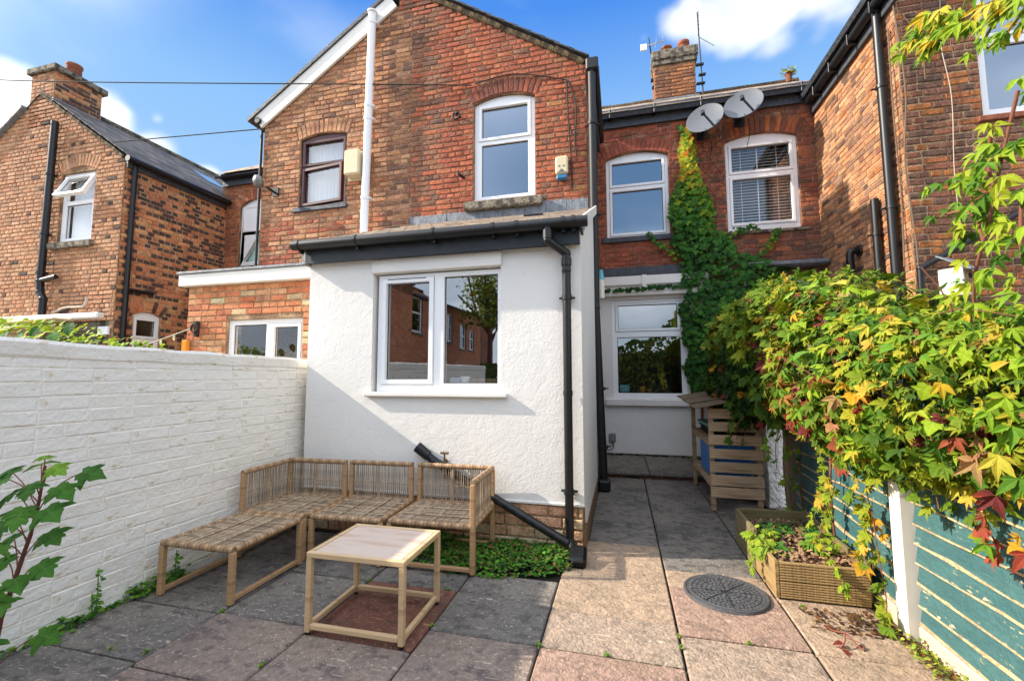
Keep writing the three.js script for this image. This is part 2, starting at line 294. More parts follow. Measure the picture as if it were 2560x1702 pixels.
// one run of brickwork in a wall's own frame (u along, y up, n out)
function brickRun(o) {
  const r = rng(o.seed), { M: MM, y0, y1, span, pal, holes = [], arches = [], course = .075, len = .225, joint = .013, proud = .008, bev = .006, wob = .0035, mat = M.brick, parent, limit = 300, tone, band } = o;
  const N = V(0, 0, 1).transformDirection(MM), list = [];
  const rows = Math.round((y1 - y0) / course);
  for (let i = 0; i < rows; i++) {
    const y = y0 + (i + .5) * course; let S = span(y);
    const cut = (a, b) => { const q = []; for (const [p, e] of S) { if (b <= p || a >= e) { q.push([p, e]); continue; } if (a > p) q.push([p, a]); if (b < e) q.push([b, e]); } S = q; };
    for (const h of holes) if (y > h.y0 - course * .3 && y < h.y1 + course * .3) cut(h.x0, h.x1);
    for (const a of arches) { if (y < a.y1 - .01) continue; const dy = y - a.cy; if (dy >= a.R + a.h + .005) continue; const w = Math.min(Math.sqrt(Math.max(0, (a.R + a.h + .008) ** 2 - dy * dy)), dy * Math.tan(a.th) + .01); cut(a.cx - w, a.cx + w); }
    const header = o.header ? (i % o.header === o.header - 1) : r() < .04; const mod = header ? len / 2 : len; const off = (i % 2) * (header ? len / 4 : len / 2) + (r() - .5) * .02;
    for (const [a, b] of S) {
      if (b - a < .03) continue;
      let x = Math.floor((a - off) / mod) * mod + off;
      while (x < b) {
        let m = mod; if (!header && r() < .10) m = mod / 2; const p = Math.max(a, x), e = Math.min(b, x + m); x += m;
        if (e - p < .028) continue;
        list.push({ x: (p + e) / 2, y: y + (r() - .5) * .003, w: e - p - joint, k: 0, t: pal((p + e) / 2, y, r, e - p < len * .7), v: Math.floor(r() * 4), tilt: (r() - .5) * .012, dz: (r() - .5) * .004, s: (o.even ? 1 : .94 + r() * .12) * (o.even ? 1 : .84 + .32 * fbm((p + e) * .06 + o.seed * .1, y * .11, 9, 3)), });
      }
    }
  }
  for (const a of arches) {
    const n = Math.max(5, Math.round((a.R + a.h * .5) * 2 * a.th / .077));
    for (let i = 0; i < n; i++) { const t = -a.th + (i + .5) * 2 * a.th / n, rr = a.R + a.h / 2; list.push({ x: a.cx + Math.sin(t) * rr, y: a.cy + Math.cos(t) * rr, w: a.h - joint, rot: Math.PI / 2 - t, hgt: 2 * a.th * rr / n - .009, t: (a.pal || pal)(a.cx, 99, r), v: Math.floor(r() * 4), tilt: 0, dz: .002, s: 1, arch: 1 }); }
  }
  const H = course - joint, m = new THREE.Matrix4(), q = new THREE.Quaternion();
  for (const b of list) {
    b.std = b.w > len * .6 ? len - joint : len / 2 - joint;
    m.compose(V(b.x, b.y, b.dz), q.setFromEuler(new THREE.Euler(0, 0, (b.rot || 0) + b.tilt * .6)), V(b.w / b.std, (b.hgt || H) / H, 1));
    b.m = MM.clone().multiply(m); b.size = screenSize(V().setFromMatrixPosition(b.m), N, b.w * H) * (b.arch ? 3 : 1);
  }
  list.sort((a, b) => b.size - a.size);
  const rest = new G();
  list.forEach((b, i) => {
    const step = i < limit && b.size > 0 ? Math.round(b.s * 8) / 8 : 1; const g = brickGeo(b.std, H, proud, bev, wob, b.v, step === 1 ? b.t : b.t.map((c) => c * step));
    if (i < limit && b.size > 0) { const e = new THREE.Mesh(g, mat); e.name = 'brick'; e.applyMatrix4(b.m); parent.add(e); } else rest.add(g, b.m, [b.s, b.s, b.s]);
  });
  if (rest.p.length) { const e = part(parent.parent && parent.parent !== scene ? parent.parent : parent, 'brickwork', rest, mat); e.userData.kind = 'stuff'; }
}
const palette = (hs, gain = 1.3) => { const c = hs.map((h) => { const k = lin(h); return [k.r, k.g, k.b].map((v) => Math.min(.72, v * gain + .012)); }); const mean = [0, 1, 2].map((i) => c.reduce((q, k) => q + k[i], 0) / c.length); c.forEach((k) => { for (let i = 0; i < 3; i++) k[i] = lerp(k[i], mean[i], .3); }); return (r) => c[Math.floor(r() * c.length)]; };
const archOf = (x0, x1, y1, rise, h = .225) => { const w = (x1 - x0) / 2, R = (w * w + rise * rise) / (2 * rise); return { cx: (x0 + x1) / 2, R, cy: y1 + rise - R, th: Math.asin(w / R) + .02, h, y1 }; };
function outline(x0, x1, y0, y1, rise, P = THREE.Shape) {
  const s = new P(); s.moveTo(x0, y0); s.lineTo(x1, y0); s.lineTo(x1, y1);
  if (rise) { const a = archOf(x0, x1, y1, rise), n = 10, t0 = Math.asin((x1 - x0) / 2 / a.R); for (let i = 1; i < n; i++) { const t = t0 - 2 * t0 * i / n; s.lineTo(a.cx + Math.sin(t) * a.R, a.cy + Math.cos(t) * a.R); } }
  s.lineTo(x0, y1); s.closePath(); return s;
}
// a wall slab: polygon with openings, front face at n = 0
function slab(pts, holes, thick, MM) {
  const s = new THREE.Shape(pts.map(([x, y]) => new THREE.Vector2(x, y)));
  for (const h of holes) s.holes.push(outline(h.x0, h.x1, h.y0, h.y1, h.rise, THREE.Path));
  const g = new THREE.ExtrudeGeometry(s, { depth: thick, bevelEnabled: false, curveSegments: 4 }); g.translate(0, 0, -thick);
  return new G().add(g, MM);
}
// a window: frame with real openings, sashes, panes, and what hangs behind
function makeWindow(owner, MM, o) {
  const th = o.th ?? .06, b = .004, z = o.d ?? -.05, fm = o.mat || M.upvc, sw = o.sash ?? .045;
  const s = outline(o.x0, o.x1, o.y0, o.y1, o.rise);
  for (const p of o.panes) { const e = p.sash ? sw : 0; s.holes.push(outline(p.x0 - e, p.x1 + e, p.y0 - e, p.y1 + e, 0, THREE.Path)); }
  const ext = (sh, d) => new THREE.ExtrudeGeometry(sh, { depth: d - 2 * b, bevelEnabled: true, bevelThickness: b, bevelSize: b, bevelOffset: -b, bevelSegments: 1, curveSegments: 4 }).translate(0, 0, b);
  const w = part(owner, 'window', new G().add(ext(s, th), MM.clone().multiply(new THREE.Matrix4().makeTranslation(0, 0, z - th))), fm, o.label);
  for (const p of o.panes) {
    let PM = MM.clone();
    if (p.open) PM.multiply(new THREE.Matrix4().makeTranslation(0, p.y1 + sw, z)).multiply(new THREE.Matrix4().makeRotationX(-p.open)).multiply(new THREE.Matrix4().makeTranslation(0, -p.y1 - sw, -z));
    if (p.openSide) PM.multiply(new THREE.Matrix4().makeTranslation(p.x0 - sw, 0, z)).multiply(new THREE.Matrix4().makeRotationY(-p.openSide)).multiply(new THREE.Matrix4().makeTranslation(-p.x0 + sw, 0, -z));
    if (p.sash) { const r = outline(p.x0 - sw + .003, p.x1 + sw - .003, p.y0 - sw + .003, p.y1 + sw - .003); r.holes.push(outline(p.x0, p.x1, p.y0, p.y1, 0, THREE.Path)); part(w, 'sash', new G().add(ext(r, th), PM.clone().multiply(new THREE.Matrix4().makeTranslation(0, 0, z - th + .014))), fm); }
    const q = new G(), zz = z - th * .45; const c = (x, y) => V(x, y, zz).applyMatrix4(PM);
    q.quad(c(p.x0 - .004, p.y0 - .004), c(p.x1 + .004, p.y0 - .004), c(p.x1 + .004, p.y1 + .004), c(p.x0 - .004, p.y1 + .004));
    part(w, 'pane', q, p.mat || o.glass || M.glass);
    const gk = new G(); // dark glazing gasket
    for (const [a, e, f, h] of [[p.x0, p.x1, p.y0, p.y0 + .007], [p.x0, p.x1, p.y1 - .007, p.y1], [p.x0, p.x0 + .007, p.y0 + .0071, p.y1 - .0071], [p.x1 - .007, p.x1, p.y0 + .0071, p.y1 - .0071]]) gk.box(a, e, f, h, zz + .001, zz + .006, 0, [1, 1, 1], PM);
    part(w, 'gasket', gk, M.black);
  }
  if (o.sill) { const k = o.sill; part(w, 'sill', new G().box(k.x0 ?? o.x0 - .06, k.x1 ?? o.x1 + .06, k.y0, k.y1, -.12, k.out ?? .06, k.bev ?? .008, [1, 1, 1], MM), k.mat || M.stone); }
  if (o.room !== false) { // closed space behind the glass, deep enough to read as a room
    const dp = o.room ?? 1.2, zb = z - th - .002, g = new G(), c = (x, y, n) => V(x, y, n).applyMatrix4(MM), X0 = o.x0 - .3, X1 = o.x1 + .3, Y0 = o.y0 - .25, Y1 = o.y1 + .4;
    g.quad(c(X0, Y0, zb - dp), c(X1, Y0, zb - dp), c(X1, Y1, zb - dp), c(X0, Y1, zb - dp)); g.quad(c(X0, Y0, zb), c(X0, Y0, zb - dp), c(X0, Y1, zb - dp), c(X0, Y1, zb)); g.quad(c(X1, Y0, zb - dp), c(X1, Y0, zb), c(X1, Y1, zb), c(X1, Y1, zb - dp));
    g.quad(c(X0, Y1, zb - dp), c(X1, Y1, zb - dp), c(X1, Y1, zb), c(X0, Y1, zb)); g.quad(c(X0, Y0, zb), c(X1, Y0, zb), c(X1, Y0, zb - dp), c(X0, Y0, zb - dp));
    part(w, 'room_lining', g, M.room);
  }
  return w;
}
function drape(x0, x1, y0, y1, n, MM, amp = .02, folds = 9, seed = 1) { // hanging cloth with real folds
  const g = new G(), r = rng(seed), N = folds * 6, ph = r() * 6; const f = (t) => n + Math.sin(t * folds * 6.283 + ph + Math.sin(t * 9) * .8) * amp * (.6 + .4 * Math.sin(t * 5 + ph));
  for (let i = 0; i < N; i++) { const a = i / N, b = (i + 1) / N, xa = lerp(x0, x1, a), xb = lerp(x0, x1, b); g.quad(V(xa, y0, f(a)).applyMatrix4(MM), V(xb, y0, f(b)).applyMatrix4(MM), V(xb, y1, f(b) * .98 + n * .02).applyMatrix4(MM), V(xa, y1, f(a) * .98 + n * .02).applyMatrix4(MM)); }
  return g;
}
function slates(roof, A, B, up, rows, cols, tone, opt = {}) { // each slate a small tilted piece; A-B the eave, up the slope vector
  const e = V().subVectors(B, A), L = e.length(), S = up.length(), w = L / cols, h = S / rows, r = rng(opt.seed || 5); e.normalize(); const s = up.clone().normalize(); const n = V().crossVectors(e, s); if (n.y < 0) n.negate();
  const rest = new G();
  for (let j = 0; j < rows; j++) for (let i = 0; i < cols + (j % 2); i++) {
    let a = (i - (j % 2) * .5) * w, b = a + w; a = Math.max(0, a); b = Math.min(L, b); if (b - a < .03) continue;
    const c = tone[Math.floor(r() * tone.length)], k = .85 + r() * .3, bw = b - a - .006;
    const P = A.clone().addScaledVector(e, (a + b) / 2).addScaledVector(s, (j + .62) * h).addScaledVector(n, .012 + r() * .004);
    const m = new THREE.Matrix4().makeBasis(e, s, V().crossVectors(e, s)).setPosition(P); m.multiply(new THREE.Matrix4().makeRotationX((V().crossVectors(e, s).y > 0 ? -1 : 1) * -.05 + (r() - .5) * .012));
    const g = new G().add(boxGeo(+bw.toFixed(3), +(h * 1.35).toFixed(3), .009, .002), m, [c[0] * k, c[1] * k, c[2] * k]);
    if (opt.stuff) rest.add(g.geo()); else { const t = new THREE.Mesh(g.geo(), M.slateRoof); t.name = 'slate'; roof.add(t); }
  }
  if (opt.stuff) { const t = part(roof, 'slates', rest, M.slateRoof); t.userData.kind = 'stuff'; }
}
const SLATE = [[.12, .10, .085], [.16, .135, .112], [.09, .078, .068], [.20, .17, .14]], TILE = [[.42, .31, .21], [.34, .25, .17], [.48, .37, .26], [.28, .21, .15]];
function pipeRun(owner, name, pts, r, mat = M.black, clips = []) {
  const g = new G(); for (let i = 0; i + 1 < pts.length; i++) { g.tube([pts[i], pts[i + 1]], r, 12); if (i) { g.add(new THREE.SphereGeometry(r * 1.12, 12, 8), new THREE.Matrix4().makeTranslation(...pts[i].toArray())); } }
  const p = part(owner, name, g, mat); for (const [c, ax] of clips) { const k = new G(); k.cyl(V(c.x, c.y - .018, c.z), V(c.x, c.y + .018, c.z), r * 1.22, r * 1.22, 12); k.box(c.x - r * 1.9, c.x + r * 1.9, c.y - .008, c.y + .008, c.z - r * 1.1, c.z - r * .6, .002); if (ax) k.box(c.x - .012, c.x + .012, c.y - .012, c.y + .012, c.z - r * 2.2, c.z, 0); part(p, 'clip', k, mat); }
  return p;
}
// ---------------------------------------------------------------- ground below everything
const groundT = tex(512, 2, (u, v) => { const a = fbm(u, v, 9, 4), b = fbm(u + .2, v, 60, 3); return mix3([.46, .43, .38], [.60, .56, .50], a * .6 + b * .4); });
structure('ground', new G().quad(V(-150, -.05, 150), V(150, -.05, 150), V(150, -.05, -150), V(-150, -.05, -150)), std({ map: groundT, roughness: .95 }));

// ---------------------------------------------------------------- shared gable: two houses under one ridge at z = -5.5
const GZ = -5.5, RX = -2.89, RY = 7.06, BACK = -7.4;
const SW = { pale: palette(['#b98560', '#ad7a58', '#a8724f', '#c4946e', '#9c7055', '#b28058', '#b8724c', '#8f6650', '#a88066']), red: palette(['#a8583a', '#9c5036', '#b06240', '#944c38', '#b46c48', '#985a44', '#a85a3c', '#a05238', '#8a4e3c']), dark: palette(['#855c48', '#735244', '#94634a', '#9c6848', '#664e44', '#855a46']) };
{ // left half: the neighbour's
  const t = thing('brick_house', 'tan brick half of the shared gable with white sloping bargeboard and brown framed window', 'house', [-4.2, 0, -5.6]);
  const MM = face('z+', GZ), win = { x0: -4.77, x1: -3.955, y0: 3.935, y1: 5.03, rise: .06 };
  const wall = part(t, 'wall', slab([[-5.47, 0], [RX, 0], [RX, RY], [-5.47, 5.36]], [win], .24, MM), M.mortarDark);
  part(t, 'side_wall', new G().box(-5.47, -5.23, 0, 5.34, BACK, GZ - .242), M.mortarDark); part(t, 'back_wall', new G().box(-5.225, RX, 0, 5.3, BACK, BACK + .2), M.mortarDark);
  const a = archOf(win.x0, win.x1, win.y1, win.rise);
  brickRun({ parent: wall, M: MM, seed: 11, y0: 2.62, y1: 7.0, holes: [win], arches: [{ ...a, pal: (u, y, r) => SW.pale(r) }], header: 5, wob: .0065, bev: .009, limit: 300,
    span: (y) => [[Math.max(-5.47, -5.47 + (y - 5.36) / .659), RX + .001]].filter(([p, e]) => e - p > .04),
    pal: (u, y, r) => (u > -3.35 ? (r() < .25 + (u + 3.35) * .9 ? SW.dark(r) : SW.pale(r)) : r() < .1 ? SW.dark(r) : y < 3.75 && r() < .5 ? SW.red(r) : SW.pale(r)) });
  // bargeboard and roof edge
  const d = V(1, .659, 0).normalize(), up = V(-.659, 1, 0).normalize(), e0 = V(-5.5, 5.33, 0), len = 2.82, q = (s, k, z) => e0.clone().addScaledVector(d, s).addScaledVector(up, k).setZ(z);
  const bb = new G(); for (const [a0, a1, k0, k1, z0, z1] of [[0, len, -.02, .21, GZ + .02, GZ + .055]]) { const P = (s, k, z) => q(s, k, z); bb.quad(P(a0, k0, z1), P(a1, k0, z1), P(a1, k1, z1), P(a0, k1, z1)); bb.quad(P(a0, k0, z0), P(a1, k0, z0), P(a1, k0, z1), P(a0, k0, z1)); bb.quad(P(a0, k1, z1), P(a1, k1, z1), P(a1, k1, z0), P(a0, k1, z0)); bb.quad(P(a1, k0, z1), P(a1, k0, z0), P(a1, k1, z0), P(a1, k1, z1)); bb.quad(P(a0, k0, z0), P(a0, k0, z1), P(a0, k1, z1), P(a0, k1, z0)); bb.quad(P(a0, k1, z0), P(a1, k1, z0), P(a1, k0, z0), P(a0, k0, z0)); }
  part(t, 'bargeboard', bb, M.whiteWood);
  part(t, 'roof', new G().add(boxGeo(3.2, .06, 2.2, .004), new THREE.Matrix4().makeBasis(d, up, V(0, 0, 1)).setPosition(q(1.46, .245, -6.52))), M.leadDark);
  part(t, 'gutter_end', new G().cyl(V(-5.53, 5.42, GZ + .1), V(-5.53, 5.42, BACK), .05, .05, 10), M.black);
  part(t, 'corner_pipe', new G().cyl(V(-5.49, 2.6, GZ + .03), V(-5.49, 5.3, GZ + .03), .02, .02, 8), M.blackIron);
  const pw = { x0: win.x0 + .07, x1: win.x1 - .07 };
  const w = makeWindow(t, MM, { ...win, d: -.03, th: .07, mat: M.brownFrame, glass: phy({ color: 0xffffff, transmission: 1, thickness: 0, roughness: .012, ior: 2.6 }), panes: [{ ...pw, y0: 4.64, y1: 4.96, sash: 1 }, { ...pw, y0: 4.01, y1: 4.52, sash: 1, openSide: .10 }], sill: { y0: 3.86, y1: 3.925, x0: -4.86, x1: -3.9, mat: M.leadDark, out: .05 }, room: .9 });
  part(w, 'net_curtain', drape(win.x0 + .05, win.x1 - .05, 3.97, 5.02, -.17, MM, .016, 11, 3), M.net);
}
{ // right half, redder brick
  const t = thing('brick_house', 'red brick half of the shared gable above the white kitchen extension', 'house', [-1.6, 0, -5.6]);
  const MM = face('z+', GZ), win = { x0: -1.925, x1: -1.055, y0: 3.735, y1: 5.15, rise: .09 };
  const EX = -.36, EY = 5.44, sl = (RY - EY) / (EX - RX);
  const wall = part(t, 'wall', slab([[RX, 0], [EX, 0], [EX, EY], [RX, RY]], [win], .24, MM), M.mortarRed);
  part(t, 'side_wall', new G().box(EX - .24, EX, 0, 5.42, BACK, GZ - .242), M.mortarRed); part(t, 'back_wall', new G().box(RX, EX - .245, 0, 5.3, BACK, BACK + .2), M.mortarRed);
  const a = archOf(win.x0, win.x1, win.y1, win.rise, .24), archP = palette(['#8a4530', '#7a3f2e', '#6b3a2d', '#9c5034', '#5f372c']);
  brickRun({ parent: wall, M: MM, seed: 23, y0: 3.3, y1: 7.0, holes: [win], arches: [{ ...a, pal: (u, y, r) => archP(r) }], header: 4, wob: .0075, bev: .010, proud: .010, limit: 300,
    span: (y) => [[RX, Math.min(EX, EX - (y - EY) / sl)]].filter(([p, e]) => e - p > .04),
    pal: (u, y, r) => (u < -2.45 ? (r() < .62 ? SW.dark(r) : SW.red(r)) : r() < .09 ? SW.dark(r) : r() < .02 ? [.55, .24, .09] : SW.red(r)) });
  const d = V(1, -sl, 0).normalize(), up = V(sl, 1, 0).normalize();
  part(t, 'roof', new G().add(boxGeo(3.02, .05, 2.1, .004), new THREE.Matrix4().makeBasis(d, up, V(0, 0, 1)).setPosition(V(RX, RY + .105, -6.55).addScaledVector(d, 1.5))), M.leadDark);
  { // mortared verge with slate ends showing
    const r = rng(4), g = new G(), s = new G(); for (let i = 0; i < 13; i++) { const s0 = i * .225 + .05; const m = new THREE.Matrix4().makeBasis(d, up, V(0, 0, 1)).setPosition(V(RX, RY + .03, GZ + .02).addScaledVector(d, s0 + .11)); g.box(-.115, .115, -.035, .03 + r() * .012, -.05, .012 + r() * .02, .008, [1, 1, 1], m.clone().multiply(new THREE.Matrix4().makeRotationZ((r() - .5) * .05))); s.add(boxGeo(.30, .018, .34, .002), m.clone().multiply(new THREE.Matrix4().makeTranslation(0, .058 + r() * .006, -.1)).multiply(new THREE.Matrix4().makeRotationZ(.035))); }
    part(t, 'verge_mortar', g, M.cement); part(t, 'verge_slates', s, M.leadDark);
  }
  const ch = part(t, 'chimney', new G().box(-3.12, -2.44, 6.75, 7.35, -6.3, GZ + .0), M.mortarRed);
  brickRun({ parent: ch, M: MM, seed: 5, y0: 6.75, y1: 7.35, span: () => [[-3.12, -2.44]], limit: 60, wob: .006, bev: .008, pal: (u, y, r) => (r() < .4 ? SW.dark(r) : SW.red(r)) });
  const mx = -1.49, pn = { x0: win.x0 + .105, x1: win.x1 - .105 };
  const w = makeWindow(t, MM, { ...win, d: -.045, th: .07, glass: M.glassStrong, panes: [{ ...pn, y0: 4.66, y1: 5.09, sash: 1 }, { ...pn, y0: 3.82, y1: 4.56 }], sill: { y0: 3.595, y1: 3.72, x0: -2.04, x1: -.95, mat: M.stone, out: .1, bev: .015 } });
  // side pipe, gutter hopper
  const g = t; pipeRun(t, 'downpipe', [V(-.29, 5.32, GZ + .06), V(-.29, 2.2, GZ + .06), V(-.23, .12, GZ + .06)], .05, M.blackIron, [[V(-.29, 4.6, GZ + .06)], [V(-.29, 3.4, GZ + .06)], [V(-.25, 1.2, GZ + .06)], [V(-.235, .5, GZ + .06)]]);
  part(t, 'pipe_hopper', new G().box(-.36, -.2, 5.3, 5.47, GZ + .0, GZ + .13, .02), M.blackIron);
  part(t, 'pipe_shoe', new G().box(-.29, -.15, .0, .13, GZ + .0, GZ + .2, .02), M.blackIron);
  part(t, 'gutter', new G().tube([V(-.25, 5.42, GZ - .02), V(-.25, 5.38, BACK + .1)], .055, 10), M.black);
  part(t, 'eaves_board', new G().box(EX + .005, EX + .09, 5.18, 5.36, BACK + .1, GZ - .02), M.leadDark);
  // lead flashing over the lean-to roof
  const r = rng(9), fl = new G(); let x = -2.87; while (x < EX) { const e = Math.min(EX, x + .22 + r() * .12); fl.box(x, e - .002, 3.48, 3.60 + (x > -2 ? .04 : 0) + (r() - .5) * .02, GZ + .012, GZ + .028 + r() * .006, .003); x = e; }
  part(t, 'lead_flashing', fl, M.lead);
}
// ---------------------------------------------------------------- terrace behind, z = -7.4
const BZ = -7.4, tb = (x, y) => [x * 1.1212, 1.35 + (y - 1.35) * 1.1212];
{
  const t = thing('terraced_house', 'red brick rear wall with two arched white windows set back beyond the passage', 'house', [1.3, 0, -7.5]);
  const MM = face('z+', BZ), w1 = { x0: -.18, x1: .84, y0: 3.69, y1: 5.06, rise: .10 }, w2 = { x0: 1.71, x1: 2.75, y0: 3.63, y1: 5.12, rise: .10 }, w3 = { x0: -.13, x1: 1.02, y0: .985, y1: 2.61, rise: 0 };
  const wall = part(t, 'wall', slab([[-.6, 0], [3.3, 0], [3.3, 5.72], [-.6, 5.72]], [w1, w2, w3], .26, MM), M.mortarRed);
  const red = palette(['#9a4a31', '#8a4230', '#a65638', '#7a3d2f', '#94503a', '#6b3a30']), mid = palette(['#7d4a37', '#64433a', '#94583e', '#50403a', '#a8603a', '#86503c']);
  const archA = palette(['#8c4431', '#9c5038', '#7a3d2e']), archB = palette(['#6e3f31', '#9a5230', '#54382f', '#84462f', '#b0662f']);
  brickRun({ parent: wall, M: MM, seed: 41, y0: 3.12, y1: 5.7, holes: [w1, w2], arches: [{ ...archOf(w1.x0, w1.x1, w1.y1, .10, .25), pal: (u, y, r) => archA(r) }, { ...archOf(w2.x0, w2.x1, w2.y1, .10, .28), pal: (u, y, r) => archB(r) }], header: 4, limit: 300, wob: .004, span: () => [[-.42, 3.02]],
    pal: (u, y, r) => (r() < smooth(.9, 1.7, u) * .85 ? mid(r) : red(r)) });
  const s1 = { x0: w1.x0 + .1, x1: w1.x1 - .1 }, s2 = { x0: w2.x0 + .1, x1: w2.x1 - .1 };
  makeWindow(t, MM, { ...w1, d: -.05, th: .07, glass: M.glassStrong, panes: [{ ...s1, y0: 4.62, y1: 5.0, sash: 1 }, { ...s1, y0: 3.77, y1: 4.5, sash: 1 }], sill: { y0: 3.59, y1: 3.68, x0: -.26, x1: .92, mat: M.leadDark, out: .05 } });
  const b2 = makeWindow(t, MM, { ...w2, d: -.04, th: .07, glass: M.glass, panes: [{ ...s2, y0: 4.63, y1: 5.03, sash: 1 }, { ...s2, y0: 3.78, y1: 4.5, sash: 1 }], sill: { y0: 3.58, y1: 3.62, x0: 1.66, x1: 2.84, mat: M.stone, out: .04 } });
  for (let i = 0; i < 27; i++) { const y = 3.74 + i * .049; part(b2, 'blind_slat', new G().add(boxGeo(.9, .004, .045, 0), new THREE.Matrix4().makeTranslation(2.23, y, BZ - .2).multiply(new THREE.Matrix4().makeRotationX(.5))), M.blind); }
  part(b2, 'blind_cord', new G().box(2.21, 2.226, 3.72, 5.05, BZ - .172, BZ - .168).box(1.97, 1.976, 3.72, 5.05, BZ - .172, BZ - .168).box(2.5, 2.506, 3.72, 5.05, BZ - .172, BZ - .168), M.blind);
  // rendered ground floor with its own opening
  const rd = part(t, 'render', slab([[-.6, .11], [3.3, .11], [3.3, 2.84], [-.6, 2.84]], [w3], .034, face('z+', BZ + .036)), M.renderBlue);
  part(t, 'wall_foot', new G().box(-.3, 1.35, .0, .105, BZ + .003, BZ + .02), M.stone);
  const k = makeWindow(t, face('z+', BZ), { ...w3, d: -.0, th: .07, glass: phy({ color: 0xffffff, transmission: 1, thickness: 0, roughness: .012, ior: 3.5 }), room: 2.4, panes: [{ x0: -.03, x1: .90, y0: 2.13, y1: 2.52, sash: 1 }, { x0: -.05, x1: .94, y0: 1.075, y1: 1.99 }], sill: { y0: .875, y1: .98, x0: -.25, x1: 1.06, out: .1, mat: M.renderBlue } });
  part(t, 'lintel_board', new G().box(-.33, 1.4, 2.845, 2.99, BZ + .002, BZ + .12, .006), M.whiteWood);
  part(t, 'lintel_ledge', new G().box(-.33, 1.4, 2.66, 2.74, BZ + .037, BZ + .16, .006), M.whiteWood);
  part(t, 'board_joint', new G().box(.36, .43, 2.80, 3.0, BZ + .121, BZ + .135, .004), M.whiteWood);
  part(t, 'lead_band', new G().box(-.35, 1.45, 2.995, 3.145, BZ + .012, BZ + .10, .01), M.leadDark);
  part(t, 'bay_roof', new G().box(1.9, 2.98, 3.0, 3.06, BZ + .012, BZ + .28, .01), M.lead);
  // roof, gutter
  const roof = part(t, 'roof', new G().add(boxGeo(3.9, .05, 2.5, 0), new THREE.Matrix4().makeTranslation(1.45, 6.43, -8.28).multiply(new THREE.Matrix4().makeRotationX(.581))), M.leadDark);
  slates(roof, V(-.45, 5.80, -7.22), V(3.35, 5.80, -7.22), V(0, 1.34, -2.04), 9, 17, TILE, { stuff: true, seed: 8 });
  const rid = new G(), r = rng(3); for (let i = 0; i < 9; i++) rid.add(new THREE.CylinderGeometry(.1, .1, .44, 10, 1, false), new THREE.Matrix4().makeTranslation(-.3 + i * .45, 7.14 + r() * .015, -9.3).multiply(new THREE.Matrix4().makeRotationZ(Math.PI / 2)));
  part(t, 'ridge_tiles', rid, M.cement);
  const gt = part(t, 'gutter', new G().tube([V(-.35, 5.79, BZ + .12), V(2.95, 5.79, BZ + .12)], .06, 12), M.black);
  for (let i = 0; i < 5; i++) part(gt, 'bracket', new G().box(-.1 + i * .72, -.07 + i * .72, 5.71, 5.86, BZ + .05, BZ + .19, .004), M.black);
  part(t, 'eaves_board', new G().box(-.4, 3.0, 5.6, 5.93, BZ + .012, BZ + .06), M.leadDark);
  // chimney
  const ch = part(t, 'chimney', new G().box(.80, 1.60, 6.4, 7.9, -9.4, -9.0), M.mortarDark), chp = palette(['#96603f', '#7a4f3a', '#5e4437', '#a86c42', '#6b4a3c', '#b5794a']);
  brickRun({ parent: ch, M: face('z+', -9.0), seed: 51, y0: 6.75, y1: 7.75, span: () => [[.80, 1.60]], limit: 60, wob: .008, bev: .012, proud: .014, pal: (u, y, r) => chp(r) });
  brickRun({ parent: ch, M: face('x-', .80), seed: 52, y0: 6.75, y1: 7.75, span: () => [[-9.4, -9.0]], limit: 30, pal: (u, y, r) => chp(r) });
  part(ch, 'chimney_cap', new G().box(.78, 1.64, 7.76, 7.86, -9.44, -8.96, .01).box(.76, 1.66, 7.862, 8.08, -9.46, -8.94, .02), M.stone);
  for (const [px, h] of [[1.08, .2], [1.42, .26]]) { const pts = [[.0, 0], [.10, 0], [.095, h * .6], [.105, h * .75], [.12, h * .78], [.12, h], [.085, h], [.08, .02]].map(([a, b]) => new THREE.Vector2(a, b)); part(ch, 'chimney_pot', new G().add(new THREE.LatheGeometry(pts, 16), new THREE.Matrix4().makeTranslation(px, 8.07, -9.2)), M.terracotta); }
  part(ch, 'lead_apron', new G().box(.76, 1.66, 6.9, 7.02, -8.985, -8.96, .004), M.lead);
}
